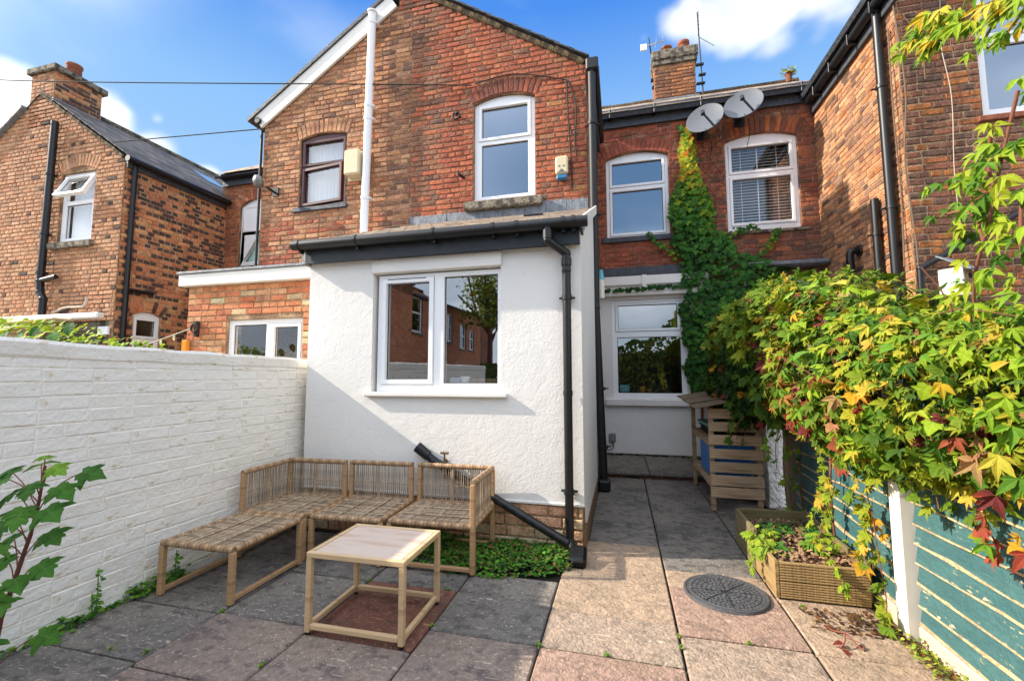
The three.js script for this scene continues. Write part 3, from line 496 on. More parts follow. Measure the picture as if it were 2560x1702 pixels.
{ // the far left bit of the same terrace
  const t = thing('terraced_house', 'rear brick wall with teal curtained window, squeezed between the far left house and the gable', 'house', [-6.9, 0, -7.5]);
  const MM = face('z+', BZ), w = { x0: -7.9, x1: -6.95, y0: 3.70, y1: 5.0, rise: .16 };
  const wall = part(t, 'wall', slab([[-8.4, 0], [-5.3, 0], [-5.3, 5.62], [-8.4, 5.62]], [w], .26, MM), M.mortarDark), p = palette(['#a5603e', '#8f5238', '#b87046', '#7a4a38', '#9a5a3c']);
  brickRun({ parent: wall, M: MM, seed: 61, y0: 2.8, y1: 5.6, holes: [w], arches: [archOf(w.x0, w.x1, w.y1, w.rise)], span: () => [[-8.3, -5.5]], limit: 200, pal: (u, y, r) => p(r) });
  const k = makeWindow(t, MM, { ...w, d: -.05, th: .07, glass: phy({ color: 0xffffff, transmission: 1, thickness: 0, roughness: .02, ior: 1.5 }), panes: [{ x0: w.x0 + .1, x1: w.x1 - .1, y0: 4.5, y1: 4.98, sash: 1 }, { x0: w.x0 + .1, x1: w.x1 - .1, y0: 3.8, y1: 4.38 }], sill: { y0: 3.62, y1: 3.69, mat: M.stone, out: .05 } });
  part(k, 'curtain', drape(w.x0 + .08, w.x1 - .08, 3.72, 5.1, -.155, MM, .02, 8, 5), M.curtain);
  const roof = part(t, 'roof', new G().add(boxGeo(3.1, .05, 2.5, 0), new THREE.Matrix4().makeTranslation(-6.9, 6.33, -8.28).multiply(new THREE.Matrix4().makeRotationX(.581))), M.leadDark);
  slates(roof, V(-8.35, 5.70, -7.2), V(-5.4, 5.70, -7.2), V(0, 1.34, -2.04), 9, 13, TILE, { stuff: true, seed: 9 });
  part(t, 'gutter', new G().tube([V(-8.3, 5.66, BZ + .12), V(-5.5, 5.66, BZ + .12)], .06, 12), M.black); part(t, 'eaves_board', new G().box(-8.35, -5.48, 5.48, 5.82, BZ + .012, BZ + .06), M.leadDark);
}
// ---------------------------------------------------------------- far left house
{
  const t = thing('brick_house', 'orange brick house at the far left with chimney, slate roof and a tilted open window', 'house', [-9.4, 0, -5.5]);
  const LZ = -5.4, X1 = -8.27, EY = 5.16, RXL = -10.5, RYL = 6.68, X0 = -13.2, MM = face('z+', LZ), SM = face('x+', X1);
  const win = { x0: -9.78, x1: -8.95, y0: 3.74, y1: 5.02, rise: 0 }, door = { x0: 5.60, x1: 6.06, y0: 1.5, y1: 2.44, rise: .07 };
  const sl = (RYL - EY) / (X1 - RXL);
  const wall = part(t, 'wall', slab([[X0, 0], [X1, 0], [X1, EY], [RXL, RYL], [X0, RYL - sl * (RXL - X0)]], [win], .24, MM), M.mortarDark);
  const sw = part(t, 'side_wall', slab([[5.642 - .0, 0], [7.42, 0], [7.42, EY], [5.642, EY]], [{ ...door, x0: 5.70, x1: 6.16 }], .24, SM), M.mortarPale);
  door.x0 = 5.70; door.x1 = 6.16;
  part(t, 'side_wall_corner', new G().box(X1 - .24, X1, 0, EY, -5.641, LZ - .241), M.mortarPale);
  const fp = palette(['#bd8c68', '#b2805c', '#c59874', '#a57658', '#b57a56', '#ae8666', '#9c7458']), sp = palette(['#c07a50', '#b06b46', '#cc8a5c', '#a4613f'], 1.5), sd = palette(['#5c4036', '#4a3833', '#6e4a3a'], 1);
  brickRun({ parent: wall, M: MM, seed: 71, y0: 2.3, y1: 6.65, holes: [win], arches: [{ ...archOf(win.x0, win.x1, win.y1, .1, .24), y1: 5.03 }], wob: .006, bev: .009, proud: .01, header: 4, limit: 180,
    span: (y) => [[Math.max(-12.2, RXL - (RYL - y) / sl - .02), Math.min(X1, RXL + (RYL - y) / sl)]].filter(([a, b]) => b - a > .04), pal: (u, y, r) => (r() < .035 ? sd(r) : fp(r)) });
  brickRun({ parent: sw, M: SM, seed: 72, y0: 1.5, y1: 5.1, holes: [door], arches: [archOf(door.x0, door.x1, door.y1, door.rise, .23)], header: 2, limit: 120, joint: .014, proud: .006, span: () => [[5.41, 7.4]], pal: (u, y, r, short) => ((short ? r() < .6 : r() < .16) ? sd(r) : sp(r)) });
  const nw = { x0: win.x0 + .1, x1: win.x1 - .1 };
  const w = makeWindow(t, MM, { ...win, d: -.04, th: .07, room: .8, glass: phy({ color: 0xffffff, transmission: 1, thickness: 0, roughness: .012, ior: 2.6 }), panes: [{ ...nw, y0: 4.56, y1: 4.93, sash: 1, open: .42 }, { ...nw, y0: 3.83, y1: 4.44 }], sill: { y0: 3.62, y1: 3.73, x0: -9.9, x1: -8.86, mat: M.stone, out: .08 } });
  part(w, 'net_curtain', drape(win.x0 + .06, win.x1 - .06, 3.8, 4.95, -.17, MM, .012, 14, 6), M.net);
  const dw = { x0: door.x0 + .07, x1: door.x1 - .07 };
  makeWindow(t, SM, { ...door, d: -.03, th: .07, glass: M.glass, panes: [{ ...dw, y0: 2.08, y1: 2.36, sash: 1 }, { ...dw, y0: 1.55, y1: 1.96 }] });
  // roof: right slope in slates, left slope seen at its verge
  const roof = part(t, 'roof', new G().quad(V(X1 + .12, EY - .04, LZ + .03), V(X1 + .12, EY - .04, -9.4), V(RXL, RYL + .02, -9.4), V(RXL, RYL + .02, LZ + .03)).quad(V(RXL, RYL + .02, LZ + .03), V(RXL, RYL + .02, -9.4), V(X0, RYL + .02 - sl * (RXL - X0), -9.4), V(X0, RYL + .02 - sl * (RXL - X0), LZ + .03)), M.leadDark);
  slates(roof, V(X1 + .16, EY - .04, LZ + .05), V(X1 + .16, EY - .04, -9.3), V(RXL - X1 - .16, RYL - EY + .08, 0), 13, 18, SLATE, { seed: 17 });
  { const r = rng(6), g = new G(), h = new G(), dR = V(X1 - RXL, EY - RYL, 0).normalize(), dL = V(-1, -sl, 0).normalize(); for (let i = 0; i < 12; i++) { const c = V(RXL, RYL - .005, LZ + .02).addScaledVector(dR, .12 + i * .225); g.add(boxGeo(.22, .05, .06, .008), frameAt(c, dR).multiply(new THREE.Matrix4().makeTranslation(0, (r() - .5) * .012, r() * .012))); } part(t, 'verge_mortar', g, M.cement);
    for (let i = 0; i < 7; i++) { const c = V(RXL, RYL + .05, LZ + .02).addScaledVector(dL, .62 + i * .3); h.add(boxGeo(.31, .07, .14, .012), frameAt(c, dL.clone().negate()).multiply(new THREE.Matrix4().makeRotationZ(.02))); } part(t, 'verge_tiles', h, M.lead); }
  part(t, 'ridge', new G().tube([V(RXL, RYL + .06, -6.3), V(RXL, RYL + .06, -9.3)], .08, 8), M.stone);
  part(t, 'roof_window', new G().add(boxGeo(.62, .04, .5, .004), frameAt(V(-9.35, 5.98, -7.9), V(X1 - RXL, EY - RYL, 0))), phy({ color: lin('#6f7f92'), roughness: .1, clearcoat: 1 }));
  part(t, 'gutter', new G().tube([V(X1 + .13, EY - .06, LZ + .06), V(X1 + .13, EY - .06, -7.35)], .055, 10), M.black);
  part(t, 'eaves_board', new G().box(X1 + .012, X1 + .06, EY - .18, EY - .05, -7.35, LZ), M.leadDark);
  const ch = part(t, 'chimney', new G().box(-10.83, -10.2, 6.0, 7.1, -6.15, LZ), M.mortarPale);
  brickRun({ parent: ch, M: MM, seed: 73, y0: 6.35, y1: 7.1, span: () => [[-10.83, -10.2]], limit: 60, wob: .006, bev: .009, pal: (u, y, r) => fp(r) });
  brickRun({ parent: ch, M: face('x+', -10.2), seed: 74, y0: 6.2, y1: 7.1, span: () => [[5.4, 6.15]], limit: 60, joint: .016, pal: (u, y, r) => (r() < .45 ? sd(r) : sp(r)) });
  part(ch, 'chimney_cap', new G().box(-10.9, -10.13, 7.1, 7.22, -6.22, LZ + .06, .015), M.stone);
  part(ch, 'chimney_pot', new G().add(new THREE.LatheGeometry([[0, 0], [.12, 0], [.115, .2], [.13, .22], [.13, .26], [.09, .26], [.08, .05]].map(([a, b]) => new THREE.Vector2(a, b)), 16), new THREE.Matrix4().makeTranslation(-10.35, 7.22, -5.75)), M.terracotta);
  part(ch, 'lead_flashing', new G().bar(V(-10.19, 6.52, LZ + .02), V(-10.19, 6.5, -6.15), .03, .1, .004), M.lead);
  // pipes
  pipeRun(t, 'soil_pipe', [V(-9.93, 6.0, LZ + .09), V(-9.95, 3.05, LZ + .09), V(-9.93, 2.85, LZ + .09), V(-9.84, 2.72, LZ + .09), V(-9.84, 2.3, LZ + .09)], .055, M.black, [[V(-9.94, 5.0, LZ + .09), 1], [V(-9.94, 3.9, LZ + .09), 1], [V(-9.95, 3.2, LZ + .09), 1]]);
  part(t, 'soil_pipe_branch', new G().tube([V(-9.95, 3.05, LZ + .1), V(-9.55, 3.1, LZ + .1)], .04, 10), M.black);
  pipeRun(t, 'downpipe', [V(X1 + .06, EY - .1, -5.52), V(X1 + .05, 1.5, -5.52)], .04, M.black, [[V(X1 + .05, 4.2, -5.52)], [V(X1 + .05, 2.8, -5.52)]]);
  part(t, 'pipe_branch', new G().tube([V(X1 + .05, 2.85, -5.5), V(X1 + .06, 2.85, -5.95)], .035, 8), M.black);
  part(t, 'waste_pipe', new G().tube([V(-9.6, 2.48, LZ + .06), V(-9.35, 2.55, LZ + .06), V(-8.85, 2.58, LZ + .06), V(-8.83, 2.72, LZ + .06)], .02, 8), M.cablePale);
  part(t, 'vent_plate', new G().box(-8.55, -8.32, 2.06, 2.2, LZ + .012, LZ + .05, .006), M.upvc);
}
{ // plastic lean-to roof of the far left house
  const t = thing('lean_to_roof', 'cream plastic lean-to roof sheets with white gutter on the far left house', 'roof', [-10, 0, -5]);
  const r = part(t, 'gutter', new G().box(-12.5, -8.35, 2.32, 2.42, -5.32, -5.2, .02), M.whiteWood);
  for (let i = 0; i < 3; i++) part(t, 'roof_sheet', new G().bar(V(-12.4, 2.20 - i * .12, -5.05 + i * .12), V(-8.95 - i * .45, 2.31 - i * .13, -5.12 + i * .12), .3, .025, .004), std({ color: lin('#d9c8a2'), roughness: .5 }));
}
// ---------------------------------------------------------------- right house
{
  const t = thing('brick_house', 'dark brown brick house at the right edge with pale joints, black gutter and tall pipes', 'house', [4.5, 0, -6]);
  const X0 = 3.0, RZ = -5.35, EY = 5.52, MM = face('z+', RZ), SM = face('x-', X0), win = { x0: 3.70, x1: 4.75, y0: 4.03, y1: 5.5, rise: .14 };
  const wall = part(t, 'wall', slab([[X0, 0], [7.5, 0], [7.5, 7], [5.2, 7], [X0, EY]], [win], .24, MM), M.mortarPale);
  const side = part(t, 'side_wall', slab([[BZ - .1, 0], [RZ - .242, 0], [RZ - .242, EY], [BZ - .1, EY]], [], .24, SM), M.mortarPale);
  part(t, 'side_wall_corner', new G().box(X0, X0 + .24, 0, EY, RZ - .2415, RZ - .2405), M.mortarPale);
  part(t, 'far_wall', new G().box(7.26, 7.5, 0, 5.5, BZ, RZ - .25), M.mortarPale); part(t, 'back_wall', new G().box(3.25, 7.25, 0, 5.5, BZ - .1, BZ + .1), M.mortarPale);
  const fp = palette(['#6e4836', '#574238', '#84503a', '#453a36', '#a8622f', '#7a5040', '#8f563a', '#5e463c', '#b8702f'], 1.05), sp = palette(['#b07c54', '#96684a', '#bf8c64', '#7a5a46', '#a5714c', '#6b5042', '#b8774a']);
  brickRun({ parent: wall, M: MM, seed: 81, y0: 1.7, y1: 5.5, holes: [win], arches: [archOf(win.x0, win.x1, win.y1, win.rise)], header: 4, limit: 190, joint: .014, proud: .009, bev: .008, wob: .005, span: () => [[X0, 5.0]], pal: (u, y, r) => fp(r) });
  brickRun({ parent: side, M: SM, seed: 82, y0: 2.0, y1: 5.48, header: 4, limit: 110, joint: .013, proud: .008, wob: .004, span: () => [[BZ, RZ]], pal: (u, y, r) => (r() < .18 ? fp(r) : sp(r)) });
  makeWindow(t, MM, { ...win, d: -.06, th: .07, glass: M.glassStrong, panes: [{ x0: 3.8, x1: 4.65, y0: 4.95, y1: 5.45, sash: 1 }, { x0: 3.8, x1: 4.65, y0: 4.12, y1: 4.82 }], sill: { y0: 3.96, y1: 4.02, mat: M.terracotta, out: .04 } });
  const gt = part(t, 'gutter', new G().tube([V(X0 - .1, 5.56, BZ + .13), V(X0 - .1, 5.56, RZ + .15)], .062, 12), M.black);
  for (let i = 0; i < 4; i++) part(gt, 'bracket', new G().box(X0 - .17, X0 - .02, 5.47, 5.63, -7.0 + i * .5, -6.97 + i * .5, .004), M.black);
  part(t, 'eaves_board', new G().box(X0 - .05, X0 - .012, 5.4, 5.56, BZ + .02, RZ + .1), M.leadDark);
  part(t, 'soffit', new G().box(X0 - .2, X0 + .3, 5.64, 5.67, BZ, RZ + .12), M.leadDark);
  part(t, 'roof', new G().add(boxGeo(2.9, .06, 2.6, 0), new THREE.Matrix4().makeTranslation(4.0, 6.45, -6.45).multiply(new THREE.Matrix4().makeRotationZ(.588))), M.leadDark);
  pipeRun(t, 'downpipe', [V(X0 - .08, 5.5, -5.52), V(X0 - .07, 1.6, -5.52)], .045, M.black, [[V(X0 - .08, 4.6, -5.52)], [V(X0 - .07, 3.2, -5.52)]]);
  pipeRun(t, 'waste_pipe', [V(X0 - .06, 3.42, -5.85), V(X0 - .06, 1.7, -5.85)], .042, M.black, [[V(X0 - .06, 3.0, -5.85)]]);
  part(t, 'overflow_pipe', new G().tube([V(X0 - .02, 2.94, -6.35), V(X0 - .1, 2.94, -6.35), V(X0 - .1, 2.5, -6.35)], .045, 10).add(new THREE.TorusGeometry(.07, .012, 8, 16), new THREE.Matrix4().makeTranslation(X0 - .012, 2.94, -6.35).multiply(new THREE.Matrix4().makeRotationY(Math.PI / 2))), M.black);
  pipeRun(t, 'sloping_pipe', [V(3.0, 1.8, RZ + .07), V(3.01, 2.45, RZ + .07), V(4.1, 3.1, RZ + .07)], .03, M.black);
  part(t, 'pale_cable', new G().tube([V(3.42, 5.5, RZ + .02), V(3.38, 4.9, RZ + .02), V(3.43, 4.3, RZ + .025), V(3.4, 3.4, RZ + .02), V(3.42, 2.7, RZ + .02)], .004, 5), M.cablePale);
  part(t, 'dead_vine', new G().tube([V(X0 - .02, 5.4, RZ + .03), V(X0 + .03, 4.4, RZ + .03), V(X0 - .03, 3.6, RZ + .04), V(X0 + .02, 2.6, RZ + .03), V(X0 - .02, 1.8, RZ + .03)], .008, 6).tube([V(X0 - .03, 5.2, -5.42), V(X0 - .05, 4.2, -5.4), V(X0 - .02, 3.3, -5.43), V(X0 - .06, 2.5, -5.4)], .008, 5).tube([V(X0 + .05, 5.3, RZ + .02), V(X0 + .2, 4.95, RZ + .03), V(X0 + .22, 4.5, RZ + .02)], .006, 5), std({ color: lin('#6e5a48'), roughness: .9 }));
}
// ---------------------------------------------------------------- white kitchen extension
const EZ = -3.5, EXL = -2.87, EXR = -.3;
{
  const t = thing('kitchen_extension', 'white rendered single storey extension with lean-to roof and wide two part window', 'extension', [-1.6, 0, -4.4]);
  const MM = face('z+', EZ), win = { x0: -2.19, x1: -.975, y0: 1.214, y1: 2.29, rise: 0 };
  part(t, 'wall', slab([[EXL, .335], [EXR, .335], [EXR, 2.56], [EXL, 2.56]], [win], .22, MM), M.render);
  part(t, 'bell_edge', new G().box(EXL, EXR + .004, .335, .36, EZ + .001, EZ + .014, .006), M.render);
  for (const [a, b, y] of [[EXR - .2, EXR, .15], [EXL, EXL + .2, 0]]) part(t, 'side_wall', new G().box(a, b, y, 2.58, GZ + .01, EZ - .221), M.renderBlue);
  { // sloping cheek under the roof edge
    for (const x of [EXR - .2, EXL]) { const g = new G(); const a = V(x, 2.581, EZ - .222), b = V(x, 2.581, GZ + .01), c = V(x, 3.46, GZ + .01), w = V(.2, 0, 0); g.tri(a, b, c).tri(a.clone().add(w), c.clone().add(w), b.clone().add(w)).quad(a, c, c.clone().add(w), a.clone().add(w)); part(t, 'cheek', g, M.renderBlue); }
  }
  part(t, 'lintel', new G().box(win.x0 - .01, win.x1 + .01, 2.292, 2.415, EZ + .001, EZ + .022, .004), M.render);
  const pl = part(t, 'plinth', new G().box(EXL, EXR - .012, -.05, .334, EZ - .2, EZ - .012), M.mortarPale), bp = palette(['#c9a080', '#d0aa8a', '#ba8a6c', '#c4946f', '#b08062'], 1.5);
  brickRun({ parent: pl, M: face('z+', EZ - .012), seed: 91, y0: -.02, y1: .33, course: .0875, len: .235, bev: .008, wob: .004, span: () => [[EXL, EXR - .01]], pal: (u, y, r) => bp(r) });
  part(t, 'plinth_strip', new G().box(EXR - .19, EXR + .006, -.02, .149, GZ + .02, EZ - .02), std({ color: lin('#8a6a4a'), map: grainT }));
  // roof
  const A = V(EXL - .03, 2.565, EZ + .17), B = V(EXR + .03, 2.565, EZ + .17), up = V(0, .905, -2.15);
  const roof = part(t, 'roof', new G().add(boxGeo(2.62, .04, 2.28, 0), new THREE.Matrix4().makeTranslation(-1.585, 2.99, -4.42).multiply(new THREE.Matrix4().makeRotationX(.398))), M.leadDark);
  slates(roof, A, B, up, 13, 16, TILE.map((c) => c.map((v) => v * .62)), { seed: 12 });
  part(t, 'verge_strip', new G().bar(V(EXR + .035, 2.57, EZ + .12), V(EXR + .035, 3.47, GZ + .02), .02, .1, .003), M.whiteWood);
  part(t, 'roof_flashing', new G().box(-1.02, -.80, 3.13, 3.15, -4.72, -4.6, .004).box(-2.86, -2.72, 3.25, 3.27, -5.0, -4.9, .004), M.black);
  const fz = EZ + .055; part(t, 'fascia', new G().box(EXL + .01, EXR - .0, 2.405, 2.53, fz, fz + .028, .004), M.fascia); part(t, 'soffit_board', new G().box(EXL + .01, EXR, 2.425, 2.435, EZ + .001, fz - .001), M.fascia);
  part(t, 'fascia_end', new G().box(EXL - .035, EXL + .009, 2.405, 2.53, EZ - .35, fz + .026, .004), M.lead);
  part(t, 'soffit', new G().box(EXL - .03, EXR + .02, 2.531, 2.545, EZ - .1, EZ + .16, 0), M.fascia);
  const gy = 2.562, gz = EZ + .155, gt = part(t, 'gutter', new G().tube([V(-2.945, gy + .004, gz), V(-.23, gy, gz)], .045, 14), M.black);
  for (const x of [-2.88, -2.28, -1.53, -1.0, -.8, -.42, -.34]) part(gt, 'bracket', new G().cyl(V(x - .014, gy + .003, gz), V(x + .014, gy + .003, gz), .051, .051, 14).box(x - .012, x + .012, gy - .068, gy - .035, gz - .055, gz - .02), M.black);
  const px = -.41, pz = EZ + .055; pipeRun(t, 'downpipe', [V(-.545, 2.56, gz), V(-.545, 2.43, gz), V(px, 2.34, pz), V(px, 2.2, pz), V(px, .1, pz), V(px + .05, .05, pz + .12), V(px + .09, .03, pz + .2)], .034, M.black, [[V(px, 1.98, pz), 1], [V(px, .46, pz), 1]]);
  part(t, 'pipe_socket', new G().cyl(V(-.545, 2.44, gz), V(-.545, 2.51, gz), .042, .042, 12).cyl(V(px, 2.24, pz), V(px, 2.3, pz), .041, .041, 12).cyl(V(px, 1.2, pz), V(px, 1.24, pz), .038, .038, 12), M.black);
  part(t, 'pipe_shoe', new G().add(boxGeo(.12, .09, .17, .02), new THREE.Matrix4().makeTranslation(px + .08, .05, pz + .17).multiply(new THREE.Matrix4().makeRotationX(.3))), M.black);
  // waste pipe slanting along the wall
  pipeRun(t, 'waste_pipe', [V(-1.67, .73, EZ + .036), V(-1.55, .64, EZ + .036), V(-.42, .09, EZ + .1)], .034, M.black);
  part(t, 'waste_pipe_boot', new G().cyl(V(-1.70, .755, EZ + .05), V(-1.60, .68, EZ + .04), .046, .042, 14), M.black);
  part(t, 'tap', new G().cyl(V(-1.45, .5, EZ + .03), V(-1.45, .66, EZ + .03), .012, .012, 8).cyl(V(-1.45, .64, EZ + .0), V(-1.45, .64, EZ + .08), .012, .012, 8).cyl(V(-1.45, .65, EZ + .05), V(-1.45, .71, EZ + .05), .009, .009, 8).cyl(V(-1.485, .712, EZ + .05), V(-1.415, .712, EZ + .05), .01, .01, 8).cyl(V(-1.45, .64, EZ + .08), V(-1.45, .6, EZ + .09), .012, .01, 8), std({ color: lin('#6d5a44'), metalness: .7, roughness: .5 }));
  part(t, 'floor', new G().box(EXL + .2, EXR - .2, -.02, .02, GZ, EZ - .22), M.room);
  const w = makeWindow(t, MM, { ...win, x0: win.x0 + .03, x1: win.x1 - .003, y0: win.y0, y1: win.y1 - .012, d: -.045, th: .07, room: 1.6, glass: phy({ color: 0xffffff, transmission: 1, thickness: 0, roughness: .012, ior: 3.6 }),
    panes: [{ x0: -2.075, x1: -1.65, y0: 1.325, y1: 2.2, sash: 1 }, { x0: -1.51, x1: -1.015, y0: 1.29, y1: 2.235 }], sill: { y0: 1.175, y1: 1.2135, x0: -2.24, x1: -.915, out: .045, mat: M.whiteWood, bev: .008 } });
  part(w, 'trickle_vent', new G().box(-2.06, -1.68, 2.232, 2.238, EZ - .0305, EZ - .028), M.black);
}
function pot(name, label, x, y, z, r, h, mat) { // small tapered pot
  return solo(name, new G().add(new THREE.LatheGeometry([[.001, .004], [r * .75, .004], [r, h], [r * 1.06, h], [r * 1.06, h * .86], [r * .94, h * .9], [r * .7, .02], [.001, .02]].map(([a, b]) => new THREE.Vector2(a, b)), 14), new THREE.Matrix4().makeTranslation(x, y, z)), mat, label, 'pot');
}
pot('plant_pot', 'small white pot on the sill inside the extension window', -1.36, 1.26, EZ - .2, .045, .09, M.upvc);
solo('planter_trough', new G().box(-1.30, -1.05, 1.255, 1.33, EZ - .25, EZ - .17, .01), M.greyWood, 'low brown seed trough on the sill inside the extension window', 'trough');
solo('storage_box', new G().box(-1.5, -1.4, 1.255, 1.34, EZ - .24, EZ - .16, .012), std({ color: lin('#9fb3c4') }), 'pale blue grey box on the sill inside the extension window', 'box');
solo('storage_box', new G().box(-.03, .13, 1.08, 1.2, BZ - .3, BZ - .18, .012), std({ color: lin('#6fb7c2') }), 'turquoise box on the sill inside the passage window', 'box');
pot('jar', 'orange capped jar on the sill inside the passage window, left one', .34, 1.08, BZ - .2, .045, .1, std({ color: lin('#d8973c') }));
pot('jar', 'smaller orange capped jar on the sill inside the passage window, right one', .46, 1.08, BZ - .2, .035, .06, std({ color: lin('#d8973c') }));

// ---------------------------------------------------------------- neighbour's flat roofed annexe
{
  const t = thing('brick_annexe', 'flat roofed orange brick annexe with thick white fascia behind the white garden wall', 'annexe', [-4.2, 0, -4.9]);
  const Z = -4.4, MM = face('z+', Z), win = { x0: -4.815, x1: -3.69, y0: .9, y1: 2.065, rise: 0 };
  const wall = part(t, 'wall', slab([[-5.45, 0], [-2.93, 0], [-2.93, 2.52], [-5.45, 2.52]], [win], .22, MM), M.mortarPale), p = palette(['#c4794f', '#b86a45', '#cd8a5e', '#b9623c', '#d09a72', '#a85c40', '#c98258']), q = palette(['#dcb890', '#d3a880', '#a3684e']);
  brickRun({ parent: wall, M: MM, seed: 101, y0: 1.2, y1: 2.52, course: .077, len: .232, wob: .003, bev: .005, holes: [win], span: () => [[-5.45, -2.93]], pal: (u, y, r) => (r() < .16 ? q(r) : p(r)) });
  part(t, 'side_wall', new G().box(-5.45, -5.23, 0, 2.5, GZ + .05, Z - .221), M.mortarPale);
  part(t, 'fascia', new G().box(-5.53, -2.93, 2.515, 2.665, Z + .002, Z + .09, .006), M.whiteWood);
  part(t, 'roof', new G().box(-5.55, -2.93, 2.667, 2.70, GZ + .03, Z + .11, .006), M.lead);
  const w = makeWindow(t, MM, { ...win, d: -.04, th: .07, room: 1.1, glass: M.glass, panes: [{ x0: -4.75, x1: -4.25, y0: 1.0, y1: 2.0 }, { x0: -4.13, x1: -3.78, y0: 1.05, y1: 1.96, sash: 1 }] });
}
{ // clothes line across the neighbour's yard
  const t = thing('clothes_line', 'grey washing line with pulley and pegs running to the orange brick annexe', 'clothes line', [-5.35, 1.9, -4.35]);
  part(t, 'line', new G().tube([V(-5.3, 1.96, -4.32), V(-6.4, 1.75, -4.5), V(-7.6, 1.58, -4.8)], .007, 5), M.cablePale);
  part(t, 'pulley', new G().add(new THREE.TorusGeometry(.05, .014, 8, 16), new THREE.Matrix4().makeTranslation(-5.25, 1.97, -4.33)).box(-5.27, -5.23, 1.86, 2.06, -4.39, -4.34, .004), M.cableM);
  for (const k of [.15, .28, .62]) { const x = lerp(-5.3, -7.6, k), y = lerp(1.96, 1.58, k) - .035, z = lerp(-4.32, -4.8, k); part(t, 'peg', new G().box(x - .008, x + .008, y - .045, y + .04, z - .006, z + .006, .002).box(x - .022, x - .01, y - .03, y + .035, z - .006, z + .006, .002), std({ color: lin('#d7e0b8') })); }
}
solo('hook', new G().box(-5.45, -5.36, 1.64, 1.82, -4.386, -4.33, .012), std({ color: lin('#e08a22') }), 'orange plastic bracket on the left edge of the orange brick annexe', 'bracket');

// ---------------------------------------------------------------- white garden wall
{
  const t = thing('garden_wall', 'white painted brick garden wall along the left side of the patio', 'wall', [-3.06, 0, -1.5]);
  const X = -2.97, MM = face('x+', X), top = (z) => 1.545 + (z + 1.5) * .012;
  const wall = part(t, 'wall', slab([[-2.2, -.05], [4.39, -.05], [4.39, top(-4.39) - .03], [-2.2, top(2.2) - .03]], [], .2, MM), M.paint);
  brickRun({ parent: wall, M: MM, seed: 111, y0: -.03, y1: 1.475, course: .0752, len: .232, joint: .005, proud: .005, bev: .004, wob: .0035, mat: M.paint, even: 1, limit: 300, span: () => [[-.6, 4.3]], pal: () => [1, 1, 1] });
  // lumpy rendered coping
  const g = new G(), r = rng(13), n = 90; const P = (i, k) => { const z = 2.2 - i * 6.59 / n, w = (vn(i * .37, k * 3.1, 256) - .5) * .016; return [V(X - .205, top(z) - .03 + w, z), V(X - .15, top(z) + .004 + w, z), V(X + .004, top(z) + w, z), V(X + .016 + w * .5, top(z) - .02 + w, z), V(X + .012, top(z) - .085 + w, z), V(X - .0, top(z) - .1, z)]; };
  for (let i = 0; i < n; i++) { const a = P(i, 1), b = P(i + 1, 1); for (let k = 0; k < 5; k++) g.quad(a[k], a[k + 1], b[k + 1], b[k], [.98, .98, .98]); }
  part(t, 'coping', g, M.paint);
}

// ---------------------------------------------------------------- patio slabs
const slabTex = (base, alt, fleck, dark, seed) => tex(1024, 1.3, (u, v) => {
  const a = fbm(u + seed, v + seed * .7, 5, 5), b = fbm(u, v + seed, 70, 3), c = fbm(u + seed, v, 22, 3, 30), d = vn((u + .3 * fbm(u, v, 9, 2)) * 130, v * 170, 130, 170);
  let k = mix3(base, alt, smooth(.36, .66, a)); k = mix3(k, dark, smooth(.52, .72, c) * .55); k = k.map((x) => x * (.86 + b * .28));
  if (d > .86) k = mix3(k, fleck, .8); if (d < .08) k = mix3(k, dark, .7); return k;
});
const slabB = bumpT(1024, 1.3, (u, v) => .5 + (fbm(u, v, 70, 3) - .5) * .8 + (fbm(u + .2, v, 160, 2) - .5) * .5 + (fbm(u, v, 8, 3) - .5) * .5);
const smat = (a, b, f, d, s, o = {}) => std({ map: slabTex(hexv(a), hexv(b), hexv(f), hexv(d), s), bumpMap: slabB, bumpScale: .007, roughness: .92, ...o });
const SM = {
  grey: smat('#6e6862', '#7b746b', '#b9ab98', '#4b4744', .1), pink: smat('#86766a', '#7b6e64', '#b9a79b', '#54494a', .3), brown: smat('#7c5242', '#6a4a3b', '#b88668', '#503a32', .5),
  tan: smat('#9c8775', '#90806f', '#c4b099', '#75675b', .7), sand: smat('#a68e77', '#9b8570', '#bca388', '#82715f', .9), rose: smat('#997d6d', '#8e7463', '#bca08c', '#725e53', .2), slate: smat('#777069', '#635e58', '#9a9184', '#3f3d3a', .6),
};
